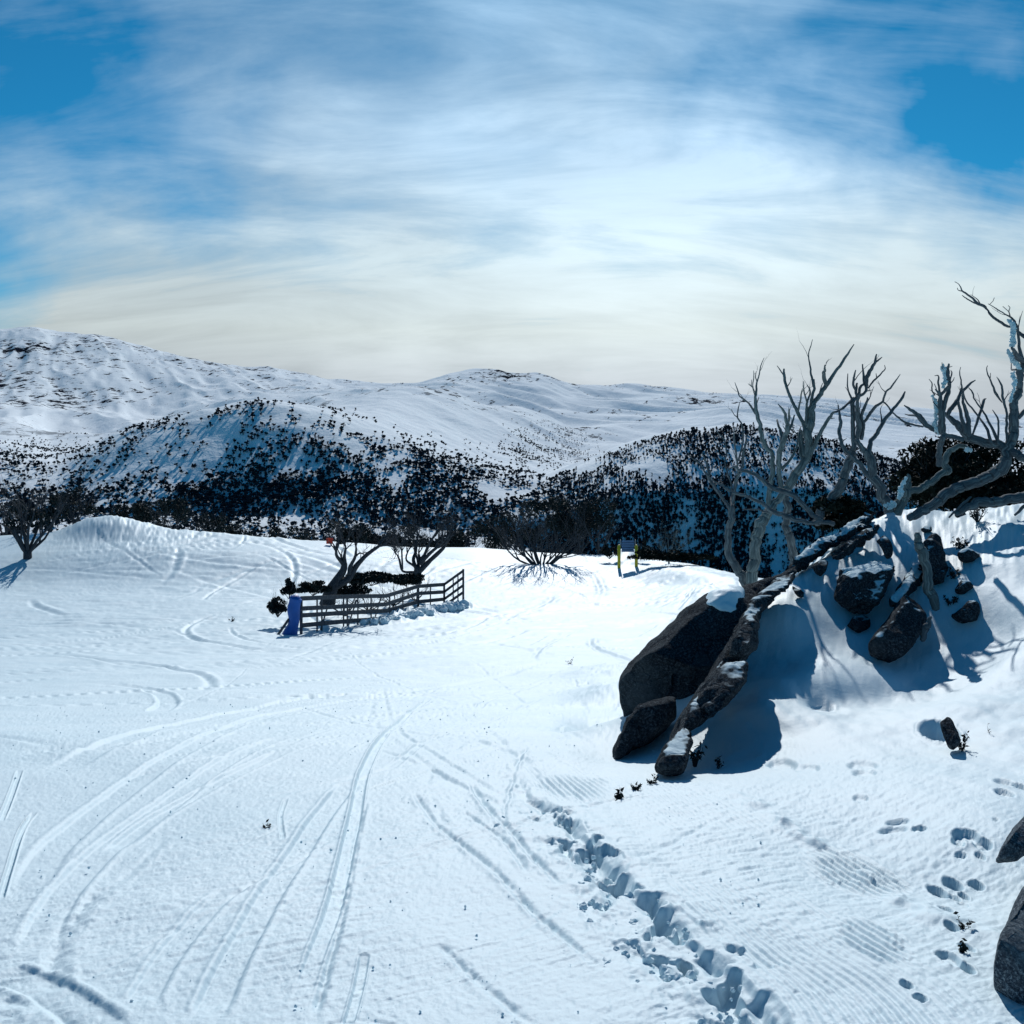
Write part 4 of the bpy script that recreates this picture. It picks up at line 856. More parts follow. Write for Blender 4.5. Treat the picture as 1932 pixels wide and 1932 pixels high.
left = [(ZB, [(700, 1800, 110), (690, 1600, 95), (640, 1480, 95), (560, 1330, 95), (485, 1160, 85), (470, 1000, 76), (500, 850, 74), (520, 700, 72), (530, 560, 40), (560, 380, 40), (600, 280, 34), (640, 180, 28), (650, 1380, 26, ZA), (680, 1260, 22, ZA), (682, 1175, 12, ZA)]),
        (ZB, [(500, 700, 40), (440, 600, 36), (380, 520, 40), (300, 410, 40), (245, 320, 38), (240, 240, 27), (220, 140, 20), (170, 35, 10)]), (ZB, [(240, 310, 26), (180, 220, 18), (150, 160, 15), (60, 100, 11), (5, 40, 6)]),
        (ZB, [(590, 300, 24), (580, 200, 22), (570, 1430, 22, ZA), (545, 1280, 22, ZA), (540, 1100, 14, ZA)]), (ZA, [(590, 1480, 20), (640, 1270, 20), (642, 1120, 22), (622, 1040, 19), (580, 970, 17), (590, 870, 13), (608, 798, 7)]), (ZA, [(580, 975, 14), (540, 940, 10), (510, 880, 6)]),
        (ZB, [(522, 520, 30), (510, 400, 22), (470, 280, 20), (440, 180, 19), (440, 100, 18), (455, 1400, 18, ZA), (440, 1280, 15, ZA), (420, 1220, 12, ZA), (360, 1160, 10, ZA), (320, 1115, 5, ZA)])]
traced_tree('dead_tree', base_loc(1385, YA + .2, -0.1), 'slender leftmost bare snow gum leaning left behind the big rounded boulder', 'tree', left, YA + .2, M_bark, 0.6, 0.5, 5)
fallen = [(ZB, [(1700, 860, 60), (1560, 830, 50), (1450, 840, 50), (1330, 830, 52), (1230, 800, 58), (1120, 760, 56), (1000, 720, 54), (930, 670, 46), (860, 610, 42), (760, 570, 36), (640, 520, 36), (520, 490, 34), (450, 450, 28), (400, 405, 24), (330, 380, 20), (275, 320, 10)]),
          (ZB, [(1560, 830, 50), (1440, 740, 54), (1330, 620, 58), (1230, 530, 62), (1120, 490, 60), (1000, 450, 56), (920, 390, 52), (820, 310, 46), (720, 260, 44), (620, 240, 34), (540, 200, 22), (470, 235, 8)]), (ZB, [(1000, 730, 40), (900, 715, 24), (820, 690, 20), (720, 690, 16), (640, 690, 7)]), (ZB, [(500, 490, 26), (505, 580, 22), (510, 660, 14)])]
traced_tree('dead_tree', base_loc(1640, 11.6, -0.1), 'low dark bare tree sprawling left from the bank across the pale trunks', 'tree', fallen, 11.6, M_bark, 0.4, 0.5, 7)
mid2 = [(ZB, [(1240, 1500, 110), (1240, 1350, 108), (1230, 1200, 95), (1180, 1030, 95), (1142, 900, 90), (1160, 780, 85), (1160, 650, 85), (1130, 540, 66), (1100, 430, 50), (1080, 300, 40)])]
traced_tree('dead_tree', base_loc(1497, YA + .5, -0.1), 'single bare grey trunk standing behind the tall pale tree', 'tree', mid2, YA + .5, M_bark, 0.2, 0.3, 9)
tright = [(ZB, [(1500, 860, 100), (1545, 740, 100), (1630, 610, 104), (1740, 480, 110), (1800, 350, 108), (1840, 230, 102), (400, 1220, 84, ZC), (430, 1120, 60, ZC), (432, 980, 46, ZC), (430, 800, 46, ZC), (425, 650, 44, ZC), (470, 592, 32, ZC), (530, 560, 28, ZC), (568, 500, 30, ZC), (545, 400, 28, ZC), (528, 240, 12, ZC)]),
          (ZC, [(570, 490, 32), (572, 380, 46), (620, 290, 38), (660, 210, 28), (676, 135, 14)]), (ZC, [(660, 222, 22), (700, 190, 18), (732, 165, 9)]), (ZC, [(590, 490, 16), (640, 420, 20), (680, 380, 18), (730, 330, 14), (766, 290, 11), (760, 248, 6)]), (ZC, [(678, 385, 12), (672, 338, 8)]),
          (ZC, [(585, 520, 12), (632, 508, 6)]), (ZC, [(428, 630, 30), (388, 545, 18), (372, 470, 15), (373, 338, 9)]), (ZC, [(378, 525, 10), (348, 480, 6)]), (ZC, [(470, 600, 30), (462, 520, 30), (430, 460, 26), (440, 380, 24), (456, 303, 12)]), (ZC, [(463, 520, 26), (472, 440, 22)]), (ZC, [(490, 570, 32), (505, 480, 30), (545, 440, 22)]),
          (ZC, [(470, 1030, 46), (490, 900, 58), (480, 750, 50), (472, 650, 36), (500, 560, 22)]), (ZC, [(515, 1030, 40), (540, 900, 36), (520, 780, 34), (550, 700, 34), (580, 620, 24), (583, 588, 12)]),
          (ZC, [(535, 860, 32), (600, 770, 34), (660, 690, 34), (740, 630, 24), (770, 540, 21), (840, 470, 19), (900, 380, 12), (926, 343, 6)]), (ZC, [(740, 630, 17), (790, 670, 16), (830, 730, 18), (870, 770, 16), (960, 840, 18), (1060, 875, 20), (1132, 893, 14)]), (ZC, [(440, 610, 22), (370, 660, 24), (300, 715, 24), (240, 745, 18)])]
traced_tree('dead_tree', base_loc(1620, 12.2, -0.1), 'bare tree leaning right with upright forked stems, middle of the dead trees', 'tree', tright, 12.2, M_bark, 0.6, 0.4, 11)
tr2 = [(ZC, [(820, 1800, 130), (790, 1700, 112), (720, 1580, 102), (650, 1400, 96), (605, 1220, 88), (560, 1150, 62), (500, 1080, 52), (450, 1035, 40)]), (ZC, [(595, 1180, 60), (612, 1060, 46), (680, 970, 42), (740, 860, 40), (820, 760, 36), (880, 680, 30), (950, 590, 28), (976, 528, 14)]),
       (ZC, [(620, 1440, 52), (520, 1320, 50), (440, 1230, 46), (400, 1190, 46), (340, 1130, 44), (300, 1050, 40), (282, 960, 38), (296, 860, 36), (285, 760, 24), (270, 668, 10)]), (ZC, [(320, 1045, 14), (360, 1020, 6)])]
traced_tree('dead_tree', base_loc(1700, 11.9, -0.1), 'dark curved bare tree with a crooked forked crown at the top of the bank', 'tree', tr2, 11.9, M_bark, 0.5, 0.4, 13)
YB = 10.9
bigr = [(ZE, [(430, 1740, 90), (560, 1670, 115), (700, 1590, 122), (850, 1480, 132), (1020, 1390, 140), (1200, 1300, 142), (1400, 1230, 142), (1560, 1160, 150), (1660, 1050, 150), (1705, 930, 132), (1740, 800, 124), (1780, 650, 128), (1790, 500, 120), (1772, 350, 108), (1790, 220, 108), (1855, 120, 88), (1745, 1450, 80, ZD), (1755, 1320, 96, ZD), (1795, 1190, 80, ZD), (1750, 1030, 46, ZD), (1725, 850, 38, ZD), (1712, 720, 36, ZD), (1680, 640, 32, ZD), (1630, 580, 26, ZD), (1540, 530, 17, ZD), (1430, 460, 15, ZD), (1318, 392, 7, ZD)]),
        (ZD, [(1338, 402, 10), (1380, 360, 8), (1402, 312, 5)]), (ZD, [(1620, 572, 17), (1603, 490, 14), (1616, 450, 10), (1594, 418, 6)]), (ZD, [(1603, 505, 10), (1518, 428, 6)]),
        (ZD, [(1700, 740, 26), (1640, 712, 28), (1560, 690, 36), (1480, 640, 36), (1400, 590, 36), (1345, 530, 34), (1310, 480, 24), (1260, 430, 38), (1170, 380, 35), (1100, 310, 28), (1010, 250, 25), (960, 210, 20), (920, 130, 11), (862, 92, 5)]), (ZD, [(962, 222, 15), (908, 205, 10), (898, 178, 6)]), (ZD, [(1190, 402, 36), (1110, 370, 20), (1020, 320, 16), (962, 278, 9)]),
        (ZD, [(1800, 1170, 80), (1740, 1140, 72), (1685, 1060, 58), (1640, 985, 30)]), (ZD, [(1720, 770, 36), (1810, 840, 58), (1950, 920, 60)]), (ZD, [(1700, 1290, 30), (1640, 1290, 22), (1632, 1200, 10)]),
        (ZE, [(1720, 800, 40), (1695, 640, 36), (1700, 480, 34), (1685, 330, 30), (1650, 200, 34), (1500, 1520, 28, ZD), (1460, 1430, 18, ZD), (1435, 1392, 6, ZD)]), (ZD, [(1510, 1740, 14), (1440, 1640, 34), (1390, 1540, 28), (1350, 1430, 21), (1310, 1350, 18), (1298, 1270, 12), (1310, 1238, 5)]), (ZD, [(1348, 1400, 12), (1350, 1338, 6)]),
        (ZE, [(1850, 440, 60), (1950, 340, 50)]), (ZE, [(1760, 880, 110), (1930, 960, 100), (2100, 1000, 90)]),
        (ZE, [(1720, 850, 120), (1660, 830, 112), (1560, 790, 110), (1400, 760, 110), (1260, 720, 112), (1180, 670, 108), (1110, 590, 88), (1030, 500, 78), (940, 420, 60), (870, 370, 34)]),
        (ZE, [(1130, 730, 60), (1000, 690, 60), (900, 660, 62), (850, 580, 80), (850, 450, 62), (850, 300, 52), (840, 150, 42), (600, 1560, 20, ZD)]), (ZE, [(880, 640, 60), (885, 480, 56), (890, 300, 56), (770, 1600, 62, ZD), (790, 1480, 50, ZD), (770, 1340, 50, ZD), (780, 1215, 26, ZD)]), (ZD, [(650, 1900, 60), (650, 1700, 48), (705, 1600, 44), (790, 1500, 34), (800, 1480, 20)]),
        (ZD, [(660, 1620, 30), (640, 1480, 27), (640, 1380, 19), (590, 1373, 8)]), (ZD, [(590, 1640, 20), (552, 1570, 18), (552, 1480, 16), (512, 1420, 7)]), (ZD, [(800, 1480, 18), (840, 1440, 13), (856, 1400, 6)]), (ZD, [(800, 1430, 20), (820, 1340, 19), (808, 1298, 8)]), (ZD, [(690, 1300, 16), (688, 1195, 8)]), (ZD, [(780, 1260, 16), (825, 1245, 7)]),
        (ZD, [(770, 1880, 50), (890, 1720, 50), (950, 1600, 40), (1060, 1500, 34), (1142, 1433, 14)]), (ZD, [(965, 1580, 26), (950, 1450, 20), (930, 1340, 15), (942, 1258, 7)]), (ZE, [(940, 400, 50), (980, 330, 60), (1060, 240, 48), (1100, 130, 34), (1106, 60, 10)]),
        (ZE, [(1170, 640, 62), (1120, 450, 46), (1090, 300, 38), (1080, 240, 26)]), (ZE, [(1210, 660, 72), (1195, 450, 58), (1160, 300, 44), (1130, 200, 30), (1150, 60, 16)]), (ZE, [(1340, 430, 24), (1240, 310, 22), (1170, 210, 20), (1130, 80, 19), (1105, -20, 12)]),
        (ZE, [(1600, 790, 46), (1530, 620, 38), (1430, 420, 26), (1360, 310, 21), (1280, 200, 18), (1260, 120, 21), (1210, 55, 10)]), (ZE, [(1500, 770, 46), (1440, 580, 36), (1370, 480, 26), (1330, 420, 18)]), (ZE, [(1260, 660, 26), (1320, 480, 36), (1370, 330, 36), (1400, 230, 36), (1432, 195, 10)]), (ZE, [(1580, 780, 26), (1592, 560, 26), (1580, 450, 23), (1515, 343, 9)]),
        (ZE, [(850, 640, 56), (770, 600, 56), (660, 540, 62), (590, 450, 74), (530, 390, 52), (450, 340, 38), (378, 283, 13)]), (ZE, [(540, 420, 30), (460, 410, 26), (388, 400, 10)]), (ZE, [(620, 560, 20), (500, 535, 22), (400, 510, 24), (300, 440, 21), (230, 380, 14)]),
        (ZE, [(825, 1060, 72), (830, 900, 72), (845, 780, 74), (870, 690, 80)])]
traced_tree('dead_tree', base_loc(1790, YB + .4, -0.1), 'largest bare snow gum with a thick S-curved trunk at the right edge', 'tree', bigr, YB, M_bark, 0.5, 0.25, 15)
sbr = [(ZE, [(290, 1680, 110), (340, 1560, 105), (390, 1440, 118), (430, 1330, 100), (440, 1220, 62), (430, 1170, 30)]), (ZE, [(420, 1390, 90), (560, 1360, 88), (640, 1330, 86), (740, 1260, 84), (860, 1180, 84), (940, 1120, 98), (905, 1020, 80), (930, 920, 74), (1000, 840, 64), (1100, 800, 58), (1190, 830, 66)]), (ZE, [(200, 1650, 70), (240, 1560, 80), (300, 1520, 60)])]
traced_tree('dead_tree', base_loc(1690, 11.2, -0.1), 'squat stump with one S-bent limb reaching right over the dark bush', 'tree', sbr, 11.2, M_bark_pale, 0.2, 0.1, 17)
log = [(ZE, [(1040, 1690, 60), (1150, 1620, 90), (1300, 1545, 118), (1500, 1515, 120), (1700, 1505, 122), (1920, 1450, 130), (2150, 1380, 130)]), (ZE, [(955, 1730, 26), (1060, 1620, 34), (1150, 1540, 36), (1240, 1465, 26)]), (ZE, [(1800, 1700, 30), (1930, 1590, 50), (2050, 1500, 60)])]
traced_tree('fallen_log', base_loc(1880, 11.0, -0.1), 'grey fallen log lying on the snow at the right edge above the bank', 'log', log, 10.7, M_bark, 0.1, 0.1, 19)
snag = [(ZF, [(1085, 345, 50), (1080, 400, 62), (1120, 480, 82), (1150, 600, 70), (1165, 750, 80), (1200, 850, 84), (1225, 945, 60)][::-1])]
traced_tree('snag', base_loc(1765, 9.1, -0.05), 'short leaning grey snag standing against the tall craggy rock', 'snag', snag, 9.3, M_bark_pale, 0.1, 0.0, 21)
traced_tree('snag', base_loc(1752, 8.8, -0.05), 'small split wood stub sticking up right of the egg-shaped boulder', 'snag', [(ZF, [(1115, 1195, 40), (1140, 1110, 60), (1165, 1050, 36), (1185, 1005, 20)])], 8.85, M_bark, 0.1, 0.0, 23)

# rime crusts on the right-hand tree, as a part of it
def rime(parent, fn, pts_, Y, seed):
    rr = np.random.default_rng(seed); mb = MB(); iv, if_ = ico(2)
    P, W = stroke_pts(fn, pts_, Y, 0, seed); Pc = catmull(P, 8); Wc = catmull(np.stack([W] * 3, 1), 8)[:, 0]
    V = []; F = []; n = 0
    for k in range(0, len(Pc), 1):
        for _ in range(2):
            c = Pc[k] + rr.normal(size=3) * Wc[k] * 0.35; s = Wc[k] * rr.uniform(0.45, 0.85)
            v = iv * (1 + 0.45 * noise3(iv * 2.5 + k * 3.1 + seed, 3)[:, None]) * s * np.array([1, 1, 1.15]) + c; V.append(v); F.append(if_ + n); n += len(v)
    org = np.array(parent.location)
    link('rime_crust', mesh_np('rime', np.vstack(V) - org, np.vstack(F), [M_rime], False), parent)
rt = [o for o in C.objects if o.get('label', '').startswith('largest bare')][0]; st_ = [o for o in C.objects if o.get('label', '').startswith('squat stump')][0]
rime(rt, ZD, [(1590, 620, 40), (1660, 690, 70), (1650, 800, 60), (1660, 900, 70), (1640, 970, 50)], YB - .05, 1)
rime(rt, ZD, [(1580, 1020, 40), (1620, 1090, 60), (1680, 1170, 70), (1735, 1260, 60)], YB - .05, 2)
rime(rt, ZD, [(1650, 1330, 40), (1680, 1420, 50), (1675, 1520, 50), (1640, 1640, 40), (1615, 1730, 40)], YB - .05, 3)
rime(rt, ZD, [(710, 1250, 70), (730, 1330, 60), (740, 1430, 70), (705, 1530, 40)], YB - .06, 4)
rime(rt, ZD, [(560, 1640, 40), (600, 1740, 50), (615, 1880, 50)], YB - .05, 5)
rime(rt, ZE, [(770, 250, 40), (790, 400, 50), (780, 560, 60), (830, 650, 40)], YB - .06, 6)
rime(st_, ZE, [(400, 1220, 50), (340, 1330, 50), (330, 1420, 60), (310, 1490, 40)], 11.1, 7)
rime(st_, ZE, [(150, 1560, 60), (240, 1560, 60), (170, 1620, 40)], 11.1, 8)
rime(st_, ZE, [(1180, 850, 50), (1240, 860, 50)], 11.1, 9)

# ------------------------------------------------------------------ bushes near the bank
def bush(name, label, c, R3, n, leaf, seed, m=M_leaf2, cat='shrub', stems=6, nb=26, group=None, bark=None):
    c = np.array(c, float); base = np.array([c[0], c[1], c[2] - R3[2] * 0.8]); root = empty(name, base, label, cat, group)
    V, F = leaf_quads(blob_points(clumpy(c, R3, nb, seed), n, seed, 0.3), leaf, seed)
    link('foliage', mesh_np('foliage', V - base, F, [m], False), root)
    mb = MB(); rr = random.Random(seed)
    for k in range(stems): wander(base, (rr.uniform(-1, 1) * R3[0], rr.uniform(-.6, .6) * R3[1], R3[2]), R3[2] * 1.5, min(R3) * 0.05, seed + k, mb, 2, 5, 0.4, 0.1, 2)
    link('stem', mb.mesh('stem', [bark or M_bark_dark], True, base), root)
    return root
def bpt(px, row, Y): return pt(px, row, Y)
bush('dense_bush', 'dense dark bush behind the thick S-curved trunk at the right edge', bpt(1850, 925, 13.6), (1.15, 0.8, 0.62), 16000, 0.045, 31, nb=60)
bush('dense_bush', 'lower left lobe of dark bush behind the squat S-limbed stump', bpt(1770, 905, 13.2), (0.42, 0.5, 0.36), 5000, 0.04, 32, nb=24)
bush('dense_bush', 'spiky dark bush at the foot of the leaning forked tree', bpt(1590, 980, 12.4), (0.42, 0.4, 0.28), 3500, 0.045, 33, nb=18)
def plant(label, px, row, Y, h, n, seed, leaf=0.018, name='small_plant', spread=0.5, fr=False):
    p = pt(px, row, Y); base = p.copy(); root = empty(name, base, label, 'plant'); mb = MB(); rr = random.Random(seed); tips = []
    for k in range(n):
        d = np.array([rr.uniform(-1, 1) * spread, rr.uniform(-1, 1) * spread, 1.0]); d /= np.linalg.norm(d); L = h * rr.uniform(.5, 1.1); P = [base + d * L * t + np.array([0, 0, -0.02]) + np.array([rr.uniform(-1, 1), rr.uniform(-1, 1), 0]) * h * .04 * t for t in (0, .35, .7, 1)]
        mb.tube(P, [h * .022, h * .018, h * .012, h * .006], 4)
        for t in range(9): tips.append(P[1] + (P[3] - P[1]) * rr.uniform(0, 1) + np.array([rr.gauss(0, 1), rr.gauss(0, 1), rr.gauss(0, 1)]) * h * .07)
    link('stem', mb.mesh('stem', [M_bark_dark], True, base), root)
    V, F = leaf_quads(np.array(tips), leaf, seed); link('leaves', mesh_np('leaves', V - base, F, [M_leaf], False), root)
    return root
def on_snow(zf, a, b): 
    px, row = zf(a, b); c = hit(px, row); return px, row, float(c[1])
for lab, zf, a, b, h, n, sd_, lf, sp in (
    ('small leafy plant at the foot of the long rock rib', ZR, 490, 1260, .20, 9, 1, .016, .35), ('tiny plant right of the one at the rock rib foot', ZR, 590, 1265, .10, 6, 2, .013, .5),
    ('dark twiggy plant in the groomed snow, leftmost below the rib', ZR, 165, 1400, .07, 10, 3, .016, .9), ('thin twiggy plant in the groomed snow below the rock rib', ZR, 235, 1360, .06, 8, 4, .014, .9), ('sparse sprig in the snow nearest the rock rib foot', ZR, 305, 1335, .07, 7, 5, .013, .9),
    ('frosted little plant beside the small pointed rock', ZR, 1660, 1190, .12, 7, 6, .014, .5), ('spiky tuft beside the block-shaped rock on the bank', ZF, 1560, 240, .26, 14, 7, .02, .7), ('lone thin sprig in smooth snow right of the pointed rock', ZG, 455, 165, .09, 2, 8, .008, .3),
    ('small dark sprig among the paw prints, upper one', ZG, 290, 1380, .09, 6, 9, .012, .35), ('small dark sprig among the paw prints, lower one', ZG, 275, 1500, .06, 5, 10, .012, .35),
    ('tiny dead sprig on the open piste left of the ski track', ZH, 955, 1020, .05, 5, 11, .01, .9), ('frosted tuft at the upper right of the bank rocks', ZF, 1420, 460, .16, 12, 12, .02, .9), ('frosted tuft beside the snow-fringed rock', ZF, 1380, 700, .15, 10, 13, .018, .8), ('low tuft beside the hollow-sided rock', ZF, 1350, 900, .13, 9, 14, .018, .9)):
    px, row, Y = on_snow(zf, a, b); plant(lab, px, row, Y, h, n, sd_, lf, 'small_plant', sp)
px, row, Y = 1075, 1257, 0; Y = float(hit(1075, 1257)[1]); plant('lone twig with leaves standing on the open piste left of the boulder', 1075, 1257, Y, .26, 3, 20, .03)
px, row, Y = 440, 1171, float(hit(435, 1172)[1]); plant('low line of twig tips poking through the piste left of the fence', 437, 1172, Y, .25, 6, 22, .04, 'small_plant', 1.2)

# ------------------------------------------------------------------ fence with blue padded post
def fence():
    nodes = [(568, 1196, 1126, 40.0), (660, 1182, 1123, 42.5), (729, 1165, 1121, 45.0), (789, 1140, 1104, 49.0), (838, 1131, 1101, 51.5), (874, 1121, 1074, 50.0)]
    b0 = pt(568, 1200, 40.0); root = empty('fence', b0, 'dark timber rail fence with a blue padded end post, curving round a clump', 'fence')
    tops = [pt(a, t, Y) for a, f, t, Y in nodes]; n = len(nodes); fr = random.Random(4); jt = [[fr.uniform(-.045, .045) for _ in range(n)] for _ in range(4)]
    for k in range(4):
        for i in range(n - 1):
            A = tops[i] - np.array((0, 0, 0.08 + 0.335 * k + jt[k][i])); B = tops[i + 1] - np.array((0, 0, 0.08 + 0.335 * k + jt[k][i + 1]))
            mb = MB(); d = B - A; L = np.linalg.norm(d); mb.box(d, (0, 0, 1), (A + B) / 2 + np.array((0, -0.04 if k % 2 == 0 else -0.043, 0)), L / 2 + 0.02 * (i % 2), 0.085 if i < 4 else 0.06, 0.02)
            link('rail', mb.mesh('rail', [M_board], False, b0), root)
    posts = [(568, 40.0), (598, 40.8), (607, 41.0), (648, 42.2), (655, 42.4), (675, 43.0), (700, 43.9), (735, 45.4), (760, 47.1), (789, 49.0), (812, 50.2), (838, 51.5), (855, 50.8), (864, 50.4), (874, 50.0)]
    for (p, Y) in posts:
        x = (p - 966) / 1932 * Y; top = np.interp(p, [q[0] for q in nodes], [tt[2] for tt in tops]); g = ground(x, Y) - 0.25; hb = 0.05 if p in (568, 874, 789, 838, 729) else 0.028
        mb = MB(); mb.box((1, 0, 0), (0, 1, 0), np.array((x, Y + 0.03, (top + g) / 2)), hb, hb, (top - g) / 2); link('post', mb.mesh('post', [M_board], False, b0), root)
    for (p, Y) in ((620, 41.5), (672, 43), (720, 45.2)):         # slanting stays behind the rails
        x = (p - 966) / 1932 * Y; g = ground(x, Y + .8); mb = MB(); mb.tube([(x, Y + 0.05, g + 1.15), (x - 0.35, Y - 0.25, g - 0.1)], [0.03, 0.03], 6); link('stay', mb.mesh('stay', [M_board], True, b0), root)
    # blue vinyl pad wrapped round the end post: flared foot and puckered top
    Y = 39.7; P = [pt(a, b, Y) for a, b in ((545, 1207), (548, 1195), (553, 1180), (555, 1165), (554, 1150), (556, 1137), (558, 1129), (559, 1126))]
    mb = MB(); mb.tube(catmull(P, 5), np.interp(np.linspace(0, 7, 36), range(8), [.36, .29, .22, .23, .245, .22, .24, .17]), 20, 0.16, 4)
    link('pad', mb.mesh('pad', [M_pad], True, b0), root)
    mb = MB(); mb.tube([pt(518, 1207, 39.3), pt(545, 1168, 39.6)], [0.05, 0.05], 8); link('brace', mb.mesh('brace', [M_board], True, b0), root)
fence()
# loose snow lumps along the fence and the broken groomed edge
def lumps():
    r = np.random.default_rng(77); iv, if_ = ico(2); V = []; F = []; n = 0
    seg = np.array([[-6.2, 43.6], [-5.0, 45.6], [-3.6, 48.7], [-2.6, 49.6]])
    for i in range(150):
        t = r.uniform(0, 2.999); k = int(t); c = seg[k] + (seg[k + 1] - seg[k]) * (t - k) + r.normal(size=2) * (0.15, 0.3) + (0.15, -0.35); s = r.uniform(0.06, 0.26) * (0.7 + 0.2 * k)
        v = iv * (1 + 0.4 * noise3(iv * 1.7 + i, 9)[:, None]) * s * np.array((1, 1, .85)); V.append(v + np.array((c[0], c[1], ground(*c) + 0.1 + s * .2))); F.append(if_ + n); n += len(v)
    tag(link('snow_clods', mesh_np('snow_clods', np.vstack(V), np.vstack(F), [M_rsnow], False)), 'heap of broken snow clods thrown against the fence', 'snow clods', kind='stuff')
    V = []; F = []; n = 0
    E = np.array([hit(*Z8(a, b)) for a, b in [(190, 450), (270, 520), (400, 650), (500, 770), (620, 850), (690, 930), (800, 1020), (900, 1090), (960, 1200)]])
    for i in range(150):
        t = r.uniform(0, len(E) - 1.001); k = int(t); c = E[k] + (E[k + 1] - E[k]) * (t - k) + r.normal(size=2) * (0.10, 0.10) + (-0.12, -0.02); s = 0.005 + 0.016 * r.uniform(0, 1) ** 2.5
        v = iv * (1 + 0.5 * noise3(iv * 1.9 + i * 1.7, 9)[:, None]) * s; V.append(v + np.array((c[0], c[1], ground(*c) - 0.01))); F.append(if_ + n); n += len(v)
    for i in range(500):
        Yy = math.exp(r.uniform(math.log(2.9), math.log(16))); c = (r.uniform(-0.5, 0.25) * Yy, Yy); s = 0.0008 * Yy ** 0.5 + 0.0022 * r.uniform(0, 1) ** 3 * Yy ** 0.5
        v = iv * (1 + 0.5 * noise3(iv * 1.9 + i * 1.7, 9)[:, None]) * s; V.append(v + np.array((c[0], c[1], ground(*c) + 0.003))); F.append(if_ + n); n += len(v)
    tag(link('snow_crumbs', mesh_np('snow_crumbs', np.vstack(V), np.vstack(F), [M_rsnow], False)), 'small crumbs of broken snow scattered over the piste', 'snow crumbs', kind='stuff')
lumps()

# ------------------------------------------------------------------ trees inside the fenced clump and along the lip
def gnarly(label, strokes, fn, Y, seed, m=M_bark_dark, ntw=6, L=0.9, foliage=None, name='gnarled_tree', basepx=None, group=None):
    loc = pt(*fn(*strokes[0][0][:2]), Y); root = empty(name, loc, label, 'tree', group)
    for i, s in enumerate(strokes):
        P, W = stroke_pts(fn, s, Y, 0 if i == 0 else 1.2, seed * 10 + i); Pc = catmull(P, 5); Wc = catmull(np.stack([W] * 3, 1), 5)[:, 0]; mb = MB(); mb.tube(Pc, np.maximum(Wc, .012), 8, 0.2, seed + i)
        rr = random.Random(seed * 7 + i)
        for k in range(ntw if i else 2):
            q = rr.randint(len(Pc) // 2, len(Pc) - 1); d = Pc[q] - Pc[q - 1]; d = d / (np.linalg.norm(d) + 1e-9) + np.array([rr.uniform(-1, 1), rr.uniform(-1, 1), rr.uniform(-.3, 1)]) * .8
            wander(Pc[q], d, L * rr.uniform(.6, 1.3), max(0.018, Wc[q] * .55), rr.random() * 1e6, mb, 2, 4, .5, .2, 3)
        link('trunk' if i == 0 else 'branch', mb.mesh('branch', [m], True, loc), root)
    if foliage:
        V, F = leaf_quads(blob_points(foliage, 1800, seed, 0.2), 0.10, seed); link('foliage', mesh_np('fol', V - loc, F, [M_leaf], False), root)
    return root
def fb(l, Y): return [(*pt(px, row, Y), rx, rx, rz) for px, row, rx, rz in l]
gnarly('gnarled tree leaning right behind the fence, left one of two', [[(20, 1150, 200), (80, 960, 150), (150, 820, 110), (230, 700, 90), (255, 600, 66)], [(240, 620, 60), (200, 570, 50), (150, 500, 44), (140, 430, 34), (105, 350, 16)], [(255, 600, 60), (250, 500, 40), (265, 400, 30), (240, 300, 14)], [(130, 900, 110), (300, 800, 90), (400, 640, 70), (520, 510, 55), (620, 430, 45), (700, 375, 42), (730, 300, 24), (780, 255, 8)],
        [(310, 740, 60), (330, 640, 52), (385, 530, 38), (400, 450, 32), (400, 390, 24), (370, 290, 10)], [(700, 380, 30), (800, 370, 26), (900, 400, 20), (930, 460, 8)], [(380, 530, 26), (450, 470, 20), (520, 500, 8)]], ZI, 44.5, 41, foliage=fb([(652, 1006, .42, .2), (676, 1013, .4, .2), (645, 1018, .22, .2)], 45.5), basepx=True)
gnarly('bushy bare tree behind the fence, right one of two', [[(1190, 860, 130), (1190, 760, 110), (1200, 660, 90)], [(1190, 700, 60), (1140, 560, 48), (1170, 450, 38), (1180, 330, 30), (1190, 200, 20), (1110, 60, 8)], [(1220, 700, 80), (1360, 560, 60), (1480, 450, 52), (1540, 380, 44), (1580, 260, 28), (1640, 80, 12)], [(1240, 620, 50), (1290, 540, 48), (1400, 430, 42), (1500, 350, 36), (1600, 230, 14)],
        [(1230, 600, 50), (1280, 500, 40), (1330, 380, 34), (1400, 260, 26), (1500, 130, 16), (1620, 40, 7)], [(1150, 720, 40), (1000, 700, 30), (960, 560, 28), (920, 480, 18), (850, 400, 8)], [(1000, 680, 24), (990, 450, 22), (1000, 350, 8)], [(1190, 660, 40), (1050, 560, 26), (1080, 430, 16), (1150, 350, 7)]], ZI, 54.0, 43, ntw=8, L=1.2)
for lab, px, row, Y, R3, n, sd_, lf in (('dark leafy shrub left of the blue padded post', 524, 1146, 42.0, (.42, .5, .5), 1500, 51, .07), ('upright leafy shrub with bare tips directly behind the blue post', 545, 1112, 42.5, (.28, .3, .5), 900, 52, .07), ('low dark shrub between the blue post and gnarled trees', 590, 1112, 43.5, (.7, .5, .34), 1800, 53, .08),
                                   ('dense dark scrub right under the left gnarled tree behind the fence', 650, 1116, 45.5, (1.0, .6, .36), 2600, 56, .08), ('flat dark shrub under the right gnarled tree behind the fence', 700, 1092, 50, (1.5, .8, .42), 3000, 54, .10), ('dark shrub at the right end behind the fence', 765, 1094, 51, (1.0, .7, .38), 2000, 55, .10)):
    bush('low_shrub', lab, bpt(px, row, Y), R3, n, lf, sd_, M_leaf, stems=7, nb=22)
